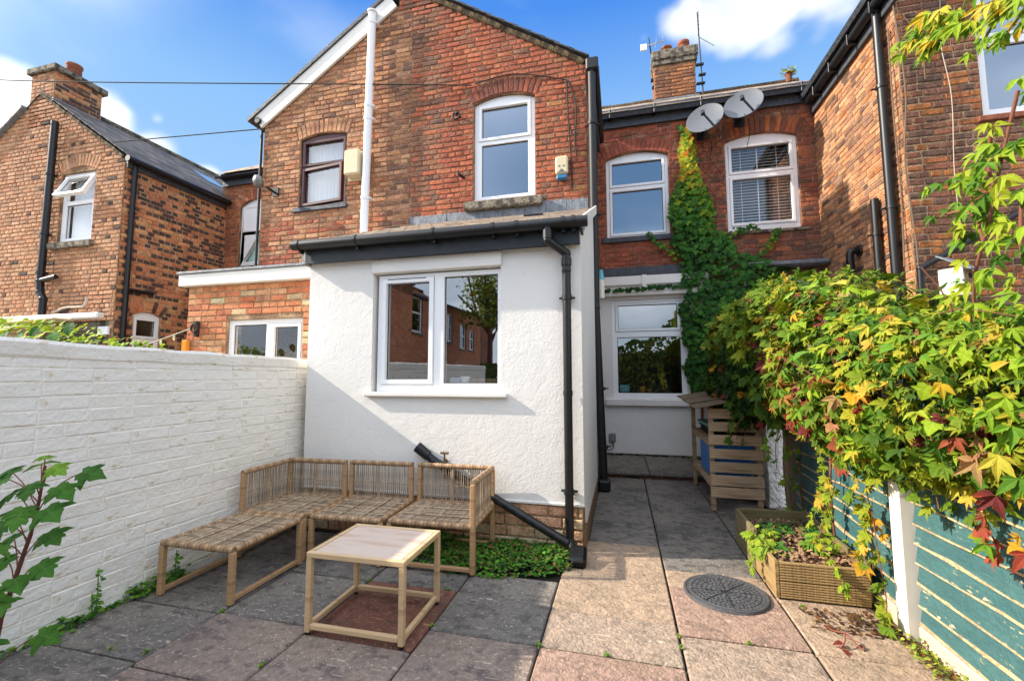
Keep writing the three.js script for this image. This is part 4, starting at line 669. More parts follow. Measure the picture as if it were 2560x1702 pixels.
{
  const t = new THREE.Group(); t.name = 'patio'; t.userData.kind = 'structure'; scene.add(t);
  const bed = new THREE.Mesh(new G().box(-2.99, 1.6, -.06, -.022, -7.3, 2).geo(), std({ color: lin('#3a352c'), map: groundT, roughness: .95 })); bed.name = 'joint_bed'; t.add(bed);
  const r = rng(19);
  const cols = [
    [-2.93, -2.28, [1.6, .9, .25, -.4, -1.05, -1.69, -2.13, -2.76, -3.4], ['grey', 'grey', 'grey', 'pink', 'grey', 'grey', 'grey', 'slate']],
    [-2.27, -1.665, [1.6, .95, .3, -.35, -1.0, -1.66, -2.14, -2.69, -3.4], ['grey', 'pink', 'grey', 'pink', 'pink', 'pink', 'grey', 'slate']],
    [-1.655, -1.04, [1.6, .9, .25, -.4, -.95, -1.5, -2.075, -2.70, -3.4], ['grey', 'grey', 'pink', 'grey', 'pink', 'pink', 'brown', 'slate']],
    [-1.03, -.435, [1.6, 1.0, .35, -.3, -.95, -1.62, -2.27, -2.70, -2.98], ['grey', 'pink', 'grey', 'pink', 'pink', 'pink', 'grey', 'grey']],
    [-.425, .258, [1.6, .95, .3, -.35, -1.0, -1.63, -2.265, -2.635, -3.2, -3.75, -4.3, -4.86, -5.43, -6.12], ['rose', 'rose', 'tan', 'rose', 'sand', 'rose', 'tan', 'sand', 'sand', 'slate', 'slate', 'slate', 'slate']],
    [.27, .885, [1.6, 1.0, .35, -.25, -.85, -1.42, -1.98, -2.54, -3.09, -3.34, -3.70, -4.28, -4.74, -5.4, -6.12], ['tan', 'rose', 'tan', 'sand', 'tan', 'rose', 'tan', 'rose', 'sand', 'slate', 'slate', 'slate', 'slate', 'slate']],
    [.898, 1.39, [1.6, 1.0, .4, -.2, -.8, -1.4, -1.98, -2.53, -3.03, -3.6, -4.2, -4.8, -5.5, -6.12], ['sand', 'tan', 'sand', 'tan', 'sand', 'tan', 'sand', 'sand', 'sand', 'slate', 'slate', 'slate', 'slate']],
  ];
  for (const [x0, x1, zs, ms] of cols) for (let i = 0; i + 1 < zs.length; i++) {
    const z1 = zs[i] - .006, z0 = zs[i + 1] + .006, a = x0 < -.5 && z0 < -3 ? x0 : x0; const clipX0 = (x0 === -.425 && z1 < -3.45) ? -.29 : a; const b = .007, w = x1 - clipX0, d = z1 - z0;
    const g = boxGeo(+w.toFixed(3), .04, +d.toFixed(3), b).clone(); const uv = g.attributes.uv, ox = r() * 3, oz = r() * 3; for (let k = 0; k < uv.count; k++) uv.setXY(k, uv.getX(k) + ox, uv.getY(k) + oz);
    const m = new THREE.Mesh(g, SM[ms[i]]); m.name = 'paving_slab'; m.position.set((clipX0 + x1) / 2, -.021 + (r() - .5) * .005, (z0 + z1) / 2); m.rotation.set((r() - .5) * .008, (r() - .5) * .01, (r() - .5) * .006); t.add(m);
  }
  const st = new THREE.Mesh(new G().box(-.29, .33, .035, .078, -7.36, -6.1, .012).box(.338, .98, .035, .078, -7.36, -6.11, .012).geo(), SM.slate); st.name = 'step_slab'; t.add(st);
  const rs = new THREE.Mesh(new G().box(-.28, .96, -.02, .034, -7.3, -6.16).geo(), M.mortarDark); rs.name = 'step_riser'; t.add(rs);
  const bp = palette(['#6e4438', '#5a3a32', '#7c4c3a']); for (let i = 0; i < 5; i++) { const b = new THREE.Mesh(brickGeo(.225, .05, .012, .004, .003, i, bp(r)), M.brick); b.name = 'brick'; b.position.set(-.14 + i * .238, .006, -6.155); t.add(b); }
  const soil = new THREE.Mesh(new G().quad(V(1.4, -.012, 2), V(1.62, -.012, 2), V(1.62, -.012, -6.2), V(1.4, -.012, -6.2)).geo(), std({ map: groundT, color: lin('#b8a083'), roughness: .95 })); soil.name = 'soil_strip'; t.add(soil);
}
{ // manhole cover
  const t = thing('manhole_cover', 'round black iron drain cover set in the pinkish paving slab', 'drain cover', [.6, 0, -3.055]);
  const R = .243; part(t, 'plate', new G().add(new THREE.LatheGeometry([[.0001, .016], [R - .03, .016], [R - .025, .012], [R - .015, .012], [R - .01, .018], [R, .014], [R + .004, -.01]].map(([a, b]) => new THREE.Vector2(a, b)), 40), new THREE.Matrix4().makeTranslation(.6, .0, -3.055)), std({ color: lin('#5a5b5f'), roughness: .75, map: grainT, bumpMap: grainB, bumpScale: .004 }));
  const g = new G(); for (let k = 1; k < 8; k++) { const n = k * 7; for (let i = 0; i < n; i++) { const a = i / n * 6.283 + k * .2; const x = .6 + Math.cos(a) * k * .028, z = -3.055 + Math.sin(a) * k * .028; if (Math.abs(Math.sin(a * 2)) < .12) continue; g.box(x - .0045, x + .0045, .0155, .0205, z - .0045, z + .0045, .0012); } }
  for (let a = 0; a < 4; a++) { const m = new THREE.Matrix4().makeTranslation(.6, 0, -3.055).multiply(new THREE.Matrix4().makeRotationY(a * Math.PI / 4)); g.box(-.2, .2, .0155, .019, -.003, .003, .001, [1, 1, 1], m); }
  const p = part(t, 'studs', g, std({ color: lin('#242528'), roughness: .6 })); p.userData.kind = 'stuff';
}

// ---------------------------------------------------------------- rattan corner sofa, four modules, and table
function sofaModule(label, x0, x1, z1, z0, o) { // z1 front, z0 back
  const t = thing('sofa_module', label, 'garden sofa', [(x0 + x1) / 2, 0, (z0 + z1) / 2], undefined);
  const S = .315, B = .615, r = .02, L = .036, rot = o.rot || 0; const w = x1 - x0, d = z1 - z0, X = w / 2, Z = d / 2; t.rotation.y = rot;
  const add = (name, g, m, kind) => { const e = new THREE.Mesh(g.geo(), m); e.name = name; t.add(e); if (kind) e.userData.kind = kind; return e; };
  const tall = (sx, sz) => (o.back && sz < 0) || (o.left && sx < 0) || (o.right && sx > 0);
  for (const sx of [-1, 1]) for (const sz of [-1, 1]) { const h = tall(sx, sz) ? B - .01 : S - .012; add('leg', new G().box(sx * (X - L / 2) - L / 2, sx * (X - L / 2) + L / 2, .004, h, sz * (Z - L / 2) - L / 2, sz * (Z - L / 2) + L / 2, .006), M.frameWood); }
  for (const s of [-1, 1]) {
    if (o.railX) add('floor_rail', new G().box(-X + L, X - L, .018, .046, s * (Z - L / 2) - .014, s * (Z - L / 2) + .014, .005), M.frameWood); else add('floor_rail', new G().box(s * (X - L / 2) - .014, s * (X - L / 2) + .014, .018, .046, -Z + L, Z - L, .005), M.frameWood);
    add('seat_rail', new G().tube([V(-X + .012, S, s * (Z - r)), V(X - .012, S, s * (Z - r))], r, 10), M.bamboo); add('seat_rail', new G().tube([V(s * (X - r), S, -Z + .03), V(s * (X - r), S, Z - .03)], r * .94, 10), M.bamboo);
  }
  const rr = rng(Math.round(x0 * 100) + 900), tone = () => { const k = .8 + rr() * .35; const base = rr() < .25 ? [.31, .225, .15] : rr() < .5 ? [.40, .30, .20] : [.47, .36, .25]; return base.map((c) => c * k * 1.15); };
  const g = new G(); const along = o.railX; const n = Math.round((along ? d : w) / .0145);
  for (let i = 1; i < n; i++) { if (rr() < .03) continue; const p = lerp(-(along ? Z : X) + .03, (along ? Z : X) - .03, i / n) + (rr() - .5) * .004, y = S + .008 + (rr() - .5) * .004, q = .0042 + rr() * .0016, sag = -.006 - rr() * .004; if (along) g.tube([V(-X + .015, y, p), V(0, y + sag, p + (rr() - .5) * .006), V(X - .015, y, p)], q, 5, tone(), 3, false); else g.tube([V(p, y, -Z + .015), V(p + (rr() - .5) * .006, y + sag, 0), V(p, y, Z - .015)], q, 5, tone(), 3, false); }
  for (const f of [-.55, -.02, .5]) { const q = f * (along ? X : Z); for (let k = 0; k < 2; k++) { const y = S + .012; if (along) g.tube([V(q + k * .012, y, -Z + .03), V(q + k * .012 + .004, y - .004, 0), V(q + k * .012, y, Z - .03)], .0035, 5, [.5, .40, .28], 4, false); else g.tube([V(-X + .03, y, q + k * .012), V(0, y - .004, q + k * .012 + .004), V(X - .03, y, q + k * .012)], .0035, 5, [.5, .40, .28], 4, false); } }
  for (const f of [-.3, .33]) { const q = f * (along ? Z : X); if (along) g.tube([V(-X + .02, S + .014, q), V(X - .02, S + .014, q + .01)], .006, 6, [.55, .43, .29]); else g.tube([V(q, S + .014, -Z + .02), V(q + .01, S + .014, Z - .02)], .007, 6, [.55, .43, .29]); }
  add('seat_canes', g, M.cane, 'stuff');
  const backCanes = (len, at, name) => { const k = new G(), m = Math.round(len / .0205); for (let i = 1; i < m; i++) { const s = lerp(-len / 2 + .03, len / 2 - .03, i / m) + (rr() - .5) * .004, q = .0036 + rr() * .0012; const a = at(s, S + .02), b = at(s + (rr() - .5) * .008, B - .02); k.tube([a, b], q, 5, tone(), 0, false); } k.tube([at(-len / 2 + .03, .46), at(len / 2 - .03, .455)], .0035, 5, [.5, .4, .28]); k.tube([at(-.02, S), at(-.02, B)], .011, 6, [.46, .34, .22]); k.tube([at(-len / 2 + .03, S + .018), at(len / 2 - .03, S + .018)], .008, 6, [.36, .26, .17]); add(name, k, M.cane, 'stuff'); };
  if (o.back) { add('back_rail', new G().tube([V(-X + .006, B, -Z + r), V(X - .006, B, -Z + r)], r, 10), M.bamboo); backCanes(w, (s, y) => V(s, y, -Z + r + .004), 'back_canes'); }
  for (const [k, s] of [['left', -1], ['right', 1]]) if (o[k]) { add('arm_rail', new G().tube([V(s * (X - r), B, -Z + .02), V(s * (X - r), B, Z - .006)], r, 10), M.bamboo); backCanes(d, (q, y) => V(s * (X - r - .004), y, q), 'arm_canes'); }
  return t;
}
sofaModule('backless cane footstool end of the corner sofa, nearest the white wall', -2.83, -2.265, -2.185, -2.79, { rot: .01 });
sofaModule('corner sofa seat with cane back and left side in the patio corner', -2.875, -2.30, -2.81, -3.37, { back: 1, left: 1, rot: .04 });
sofaModule('middle cane sofa seat with a back and no arms', -2.285, -1.695, -2.855, -3.41, { back: 1, rot: .04 });
sofaModule('right end cane sofa seat with sunlit arm beside the extension pipes', -1.665, -1.0, -2.895, -3.435, { back: 1, right: 1, railX: 1, rot: .02 });
{
  const t = thing('coffee_table', 'square pale wood framed coffee table on the reddish slab in front of the sofa', 'table', [-1.366, 0, -2.295]); t.rotation.y = .012;
  const X = .285, Z = .235, H = .42, L = .03; const add = (name, g, m) => { const e = new THREE.Mesh(g.geo(), m); e.name = name; t.add(e); };
  for (const sx of [-1, 1]) for (const sz of [-1, 1]) { add('leg', new G().box(sx * (X - L / 2) - L / 2, sx * (X - L / 2) + L / 2, .014, H - .0285, sz * (Z - L / 2) - L / 2, sz * (Z - L / 2) + L / 2, .003), M.tableFrame); add('foot', new G().cyl(V(sx * (X - L / 2), .0, sz * (Z - L / 2)), V(sx * (X - L / 2), .0135, sz * (Z - L / 2)), .012, .012, 10), M.black); }
  for (const s of [-1, 1]) { add('floor_rail', new G().box(-X + L + .001, X - L - .001, .03, .056, s * (Z - L / 2) - .013, s * (Z - L / 2) + .013, .003), M.tableFrame); add('floor_rail', new G().box(s * (X - L / 2) - .013, s * (X - L / 2) + .013, .03, .056, -Z + L + .001, Z - L - .001, .003), M.tableFrame); add('top_rail', new G().box(-X, X, H - .028, H, s * (Z - .014) - .014, s * (Z - .014) + .014, .003), M.tableFrame); add('top_rail', new G().box(s * (X - .014) - .014, s * (X - .014) + .014, H - .028, H, -Z + .0285, Z - .0285, .003), M.tableFrame); }
  add('table_top', new G().box(-X + .031, X - .031, H - .022, H - .003, -Z + .031, Z - .031, .002), M.tableTop);
}
// ---------------------------------------------------------------- fence, posts, pier
const tealT = (seed) => tex(512, [1.1, .125], (u, v) => {
  const a = fbm(u + seed, v, 5, 4, 3), b = fbm(u, v + seed, 50, 3, 16), w = fbm(u + seed, v + .4, 12, 4, 5), s = fbm(u + seed * 2, v, 80, 2, 22);
  let c = mix3([.19, .345, .355], [.265, .42, .415], a); c = c.map((x) => x * (.9 + b * .2));
  const edge = smooth(.30, .0, v) * .55; // chipped paint along the lower, exposed edge
  const chip = smooth(.60, .66, w * .62 + s * .25 + edge * .26); c = mix3(c, [.84, .74, .58], chip); c = mix3(c, [.40, .30, .22], smooth(.72, .8, s) * chip * .6); return c;
});
{
  const mats = [.13, .47, .81].map((s) => std({ map: tealT(s), bumpMap: grainB, bumpScale: .004, roughness: .62 })), edgeM = std({ color: lin('#cdae84'), map: grainT, roughness: .9 }), r = rng(31);
  const panel = (label, xa, za, xb, zb, seed) => {
    const t = thing('fence', label, 'fence panel', [(xa + xb) / 2, 0, (za + zb) / 2], undefined); const rr = rng(seed);
    for (let i = 0; i < 14; i++) { // lapped boards, wavy lower edges
      const y0 = .085 + i * .1, n = 14, g = new G(), e = new G(), fan = (k) => (k - .5) * .0 - k * .0; const ph = rr() * 9, am = .006 + rr() * .014; const oz = rr() * 4;
      const pt = (k) => { const z = lerp(za, zb, k), x = lerp(xa, xb, k), wob = Math.sin(k * 7 + ph) * am + (vn(k * 12 + i * 3, 2, 256) - .5) * .014; return { a: V(x - .026, y0 + wob, z), b: V(x - .006, y0 + .118 + wob * .6, z), c: V(x - .012, y0 + wob - .002, z), z }; };
      for (let k = 0; k < n; k++) { const p = pt(k / n), q = pt((k + 1) / n); const u0 = Math.abs(p.z) + oz, u1 = Math.abs(q.z) + oz; g.quad(p.a, q.a, q.b, p.b, undefined, [[u0, .002], [u1, .002], [u1, .123], [u0, .123]]); e.quad(p.c, q.c, q.a, p.a); { const w = (z) => .003 + .014 * vn(Math.abs(z) * 9 + i * 5, 4, 256) ** 2 + (i < 3 ? .008 * vn(Math.abs(z) * 4 + i, 7, 256) : 0), f = (v, d) => V(v.a.x - .0025 + d * .17, v.a.y + d, v.z); e.quad(f(p, -.002), f(q, -.002), f(q, w(q.z)), f(p, w(p.z))); e.quad(f(p, w(p.z)), f(q, w(q.z)), f(q, w(q.z)).add(V(.003, 0, 0)), f(p, w(p.z)).add(V(.003, 0, 0))); } const back = (v) => v.clone().add(V(.012, 0, 0)); g.quad(back(p.b), back(q.b), back(q.c.clone().setX(q.b.x)), back(p.c.clone().setX(p.b.x)), undefined, [[u0, .1], [u1, .1], [u1, .05], [u0, .05]]); }
      const b = part(t, 'board', g, mats[i % 3]); part(b, 'board_edge', e, edgeM);
    }
    part(t, 'gravel_board', new G().box(Math.min(xa, xb) - .035, Math.max(xa, xb) + .02, -.04, .082, Math.min(za, zb), Math.max(za, zb), .006), std({ color: lin('#cbbba8'), map: renderT, bumpMap: renderB, bumpScale: .006 }));
    for (const k of [.02, .5, .98]) { const x = lerp(xa, xb, k), z = lerp(za, zb, k); part(t, 'batten', new G().box(x + .012, x + .04,   .06, 1.46, z - .02, z + .02, .003), edgeM); }
  };
  panel('teal lapped board fence panel nearest the camera with chipped pale board edges', 1.48, 1.0, 1.475, -2.755, 5);
  panel('teal board fence panel half hidden under creeper behind the planter', 1.475, -2.87, 1.56, -4.85, 9);
  const p = thing('fence_post', 'white painted square fence post between the two teal fence panels', 'fence post', [1.445, 0, -2.81]); part(p, 'post', new G().box(1.4, 1.49, -.03, 1.5, -2.86, -2.77, .008), std({ map: renderT, roughness: .7, color: lin('#e6e2da') }));
  const w = thing('fence_post', 'weathered grey wooden post among the creeper stems behind the planter', 'fence post', [1.40, 0, -4.3]); part(w, 'post', new G().bar(V(1.40, -.03, -4.3), V(1.385, 1.6, -4.3), .06, .055, .006, [1, 1, 1], V(0, 0, 1)), M.greyWood);
  const g = thing('boundary_wall', 'rough white painted wall end behind the slatted wooden store', 'wall', [1.55, 0, -6]);
  const q = new G(), N = 16, Hh = 1.9; const P = (i, k) => { const y = i * Hh / N, n = (vn(i * 1.7, k * 5.3, 256) - .5) * .025; return [V(1.44 + n, y, -7.33), V(1.44 + n, y, -5.12 + n), V(1.455 + n * .6, y, -5.08 + n), V(1.56 + n, y, -5.07 + n * .5), V(1.70, y, -5.08), V(1.70, y, -7.33)]; };
  for (let i = 0; i < N; i++) { const a = P(i, 1), b = P(i + 1, 1); for (let k = 0; k < 5; k++) q.quad(a[k], a[k + 1], b[k + 1], b[k]); } { const a = P(N, 1); q.quad(a[0], a[1], a[4], a[5]); }
  part(g, 'wall', q, M.pierPaint);
}
// ---------------------------------------------------------------- slatted store
{
  const t = thing('slatted_store', 'slatted pallet wood store with a warped board roof at the end of the passage', 'storage rack', [1.1, 0, -5.45]); const x0 = .86, x1 = 1.335, z1 = -4.83, z0 = -6.02, L = .045;
  const tone = rng(77), tc = () => { const k = .85 + tone() * .25; return [k, k * .98, k * .95]; };
  for (const [x, z] of [[x0, z1 - .03], [x1 - L, z1 - .03], [x0, z0 + L], [x1 - L, z0 + L]]) part(t, 'leg', new G().box(x, x + L, 0, 1.03, z - L, z, .003, [.85, .83, .78]), M.pallet);
  for (const [a, b, dx] of [[.918, 1.02, 0], [.79, .885, .004], [.655, .755, -.003], [.518, .615, .004], [.382, .485, .0], [.250, .355, .006], [.134, .238, .002]]) part(t, 'slat', new G().box(x0 - .006 + dx, x1 + .008 + dx, a, b, z1 - .028, z1 - .008, .003, tc()), M.pallet);
  for (const y of [.29, .70]) { for (let i = 0; i < 5; i++) part(t, 'shelf_board', new G().box(x0 + .01, x1 - .01, y - .018, y, z1 - .09 - i * .225 - .2, z1 - .09 - i * .225, .003, tc()), M.pallet); part(t, 'shelf_rail', new G().box(x0 - .002, x0 + .02, y - .06, y - .019, z0 + .05, z1 - .08, .003, tc()), M.pallet); }
  for (const y of [.4, .55, .72, .87]) part(t, 'back_slat', new G().box(x1 - .02, x1, y, y + .09, z0 + .02, z1 - .08, .003, tc()), M.pallet);
  for (let i = 0; i < 3; i++) { const a = V(.74, 1.035 + i * .012, -4.72 - i * .45), m = new THREE.Matrix4().makeTranslation(1.07, 1.10 + i * .018, -4.95 - i * .46).multiply(new THREE.Matrix4().makeRotationZ(.20 - i * .02)).multiply(new THREE.Matrix4().makeRotationX(.03 * (i - 1) + .02)).multiply(new THREE.Matrix4().makeRotationY((i - 1) * .03)); part(t, 'roof_board', new G().add(boxGeo(.72, .016, .48, .003), m, tc().map((c) => c * .8)), M.greyWood); }
  const bl = std({ color: lin('#2f7fd0'), roughness: .5 });
  const tub = (name, label, x0, x1, y0, y1, z0, z1, m) => { const s = thing(name, label, 'storage box', [(x0 + x1) / 2, y0, (z0 + z1) / 2]); part(s, 'tub', new G().box(x0 + .012, x1 - .012, y0, y1, z0 + .012, z1 - .012, .02), m); part(s, 'rim', new G().box(x0, x1, y1 - .025, y1 + .002, z0, z1, .008), m); return s; };
  tub('storage_tub', 'bright blue plastic tub on the lower shelf of the slatted store',   .875, 1.28, .292, .66, -5.6, -4.90, bl);
  tub('storage_tub', 'dark tub under a teal lid on the upper shelf of the slatted store', .90, 1.24, .702, .80, -5.7, -5.0, M.dark); solo('box_lid', new G().box(.88, 1.26, .805, .835, -5.72, -4.98, .01), std({ color: lin('#4f9a8c'), roughness: .5 }), 'teal plastic lid on the dark tub in the slatted store', 'lid');
  solo('plastic_bag', new G().add(new THREE.SphereGeometry(.1, 12, 8).scale(1.2, .5, 1.6), new THREE.Matrix4().makeTranslation(1.12, .75, -5.87)), M.upvc, 'crumpled white bag at the far end of the slatted store shelf', 'bag');
}
// ---------------------------------------------------------------- raised planter
{
  const t = thing('planter_box', 'raised timber planter of grooved decking boards with soil and trailing leaves', 'planter', [1.12, 0, -3.5]); const x0 = .885, x1 = 1.385, z1 = -3.065, z0 = -3.98;
  const grooved = (x0, x1, y0, y1, z) => { const g = new G(), n = 7, h = (y1 - y0) / n; g.box(x0, x1, y0, y1, z - .024, z - .006, .002); for (let i = 0; i < n; i++) g.box(x0 + .001, x1 - .001, y0 + i * h + h * .14, y0 + (i + 1) * h - h * .14, z - .0055, z, .002); return g; };
  part(t, 'front_board', grooved(x0 + .026, x1, .008, .105, z1), M.deck); part(t, 'front_board', grooved(x0 + .026, x1, .109, .218, z1), M.deck);
  for (const [a, b] of [[.008, .105], [.109, .222]]) part(t, 'side_board', new G().box(x0, x0 + .024, a, b, -3.47, z1, .003), M.deck);
  for (const [a, b] of [[.004, .13], [.133, .278]]) part(t, 'side_board', new G().box(x0 - .006, x0 + .02, a, b, z0, -3.472, .003), M.planterGrey);
  part(t, 'back_board', new G().box(x0 + .021, x1, .02, .285, z0, z0 + .024, .003), M.planterGrey); part(t, 'side_board', new G().box(x1 - .002, x1 + .022, .02, .25, z0, z1 - .03, .003), M.planterGrey);
  part(t, 'corner_post', new G().box(x0 + .026, x0 + .07, .01, .21, z1 - .07, z1 - .026, .003), M.deck);
  const g = new G(), r = rng(8), n = 22; const P = (i, j) => V(lerp(x0 + .022, x1, i / n), .185 + .03 * fbm(i / n, j / n, 5, 4) + (j / n) * -.0, lerp(z1 - .026, z0 + .02, j / n)); for (let i = 0; i < n; i++) for (let j = 0; j < n; j++) g.quad(P(i, j), P(i + 1, j), P(i + 1, j + 1), P(i, j + 1));
  const barkT = tex(512, .4, (u, v) => { const a = fbm(u, v, 20, 4, 34), b = fbm(u + .4, v, 9, 3); return mix3([.20, .12, .08], [.52, .33, .20], smooth(.4, .65, a * .7 + b * .3)); });
  part(t, 'soil', g, std({ map: barkT, roughness: .95, bumpMap: grainB, bumpScale: .02 }));
  const ch = new G(); for (let i = 0; i < 420; i++) { const k = .6 + r() * .8, m = new THREE.Matrix4().makeTranslation(lerp(x0 + .04, x1 - .02, r()), .212 + r() * .012, lerp(z1 - .04, z0 + .04, r())).multiply(new THREE.Matrix4().makeRotationFromEuler(new THREE.Euler((r() - .5) * 1.2, r() * 6, (r() - .5) * 1.2))); ch.add(boxGeo(.035, .005, .012, 0), m, [.30 * k, .18 * k, .10 * k]); } part(t, 'bark_chips', ch, M.cane).userData.kind = 'stuff';
}
// ---------------------------------------------------------------- small fittings on the walls
{
  const mk = (label, c, nrm, spin) => { // offset dish
    const t = thing('satellite_dish', label, 'satellite dish', c); const n = V(...nrm).normalize(), x = V().crossVectors(V(0, 1, 0), n).normalize(), y = V().crossVectors(n, x); const m = new THREE.Matrix4().makeBasis(x, y, n).setPosition(...c);
    const pts = []; for (let i = 0; i <= 8; i++) { const q = i / 8 * .27; pts.push(new THREE.Vector2(q + .0001, q * q * .66 - .07)); } pts.push(new THREE.Vector2(.278, -.019), new THREE.Vector2(.278, -.032), new THREE.Vector2(.265, -.032));
    part(t, 'dish', new G().add(new THREE.LatheGeometry(pts, 40), m.clone().multiply(new THREE.Matrix4().makeRotationX(Math.PI / 2)).multiply(new THREE.Matrix4().makeScale(1, 1, 1.05))), M.dish);
    const w = (a, b, e) => V(a, b, e).applyMatrix4(m); part(t, 'feed_arm', new G().bar(w(.14, -.235, -.02), w(.02, -.10, .13), .022, .028, .003), M.black); part(t, 'receiver', new G().cyl(w(.02, -.12, .15), w(-.0, -.04, .14), .026, .026, 12)  .box(-.015, .035, -.13, -.05, .125, .165, .004, [1, 1, 1], m), M.black);
    part(t, 'bracket', new G().cyl(w(0, -.05, -.1), V(c[0] + .02, c[1] - .12, BZ + .015), .02, .02, 8).box(c[0] - .06, c[0] + .1, c[1] - .22, c[1] - .02, BZ + .012, BZ + .02, .002), M.black); part(t, 'cable', new G().tube([w(.02, -.25, -.02), w(.05, -.31, -.06), V(c[0] + .15, c[1] - .4, BZ + .03), V(c[0] + .12, c[1] - .55, BZ + .02)], .006, 5), M.cableM);
  };
  mk('left grey satellite dish, hanging lower on the terrace wall', [1.36, 5.42, -7.06], [-.34, .36, .87]);
  mk('right grey satellite dish, set higher against the terrace gutter', [1.92, 5.57, -7.06], [-.34, .36, .87]);
}
{
  const t = thing('tv_aerial', 'bent tv aerial with small white reflector on the left of the terrace chimney', 'aerial', [.7, 7, -9.1]); part(t, 'mast', new G().tube([V(.86, 7.3, -9.1), V(.80, 7.8, -9.1), V(.72, 8.5, -9.1)], .014, 8), M.blackIron); part(t, 'bracket', new G().box(.74, .9, 7.52, 7.56, -9.14, -9.06).box(.76, .9, 7.36, 7.4, -9.14, -9.06), M.blackIron); part(t, 'reflector', new G().box(.55, .68, 8.22, 8.36, -9.1, -9.06, .006), M.upvc); part(t, 'boom', new G().bar(V(.6, 8.3, -9.08), V(1.02, 8.34, -9.05), .015).bar(V(.85, 8.23, -9.08), V(.87, 8.42, -9.02), .008).bar(V(.98, 8.25, -9.08), V(1.0, 8.43, -9.02), .008), M.cablePale);
  const u = thing('tv_aerial', 'tall thin black tv aerial mast on the right of the terrace chimney', 'aerial', [1.68, 7, -9.0]); part(u, 'mast', new G().cyl(V(1.72, 6.95, -8.95), V(1.665, 8.75, -8.95), .015, .011, 8), M.blackIron); part(u, 'clamp', new G().box(1.6, 1.76, 7.2, 7.23, -8.98, -8.92).box(1.6, 1.75, 7.6, 7.63, -8.98, -8.92).box(1.65, 1.78, 7.38, 7.41, -8.98, -8.92), M.blackIron);
  const g = new G(); for (let i = 0; i < 5; i++) g.cyl(V(1.672 - .004, 8.25 + i * .09, -8.97), V(1.66, 8.27 + i * .09, -8.78), .005, .005, 5); g.cyl(V(1.69, 8.2, -8.95), V(1.93, 7.85, -8.8), .006, .006, 5); part(u, 'rods', g, M.blackIron);
}
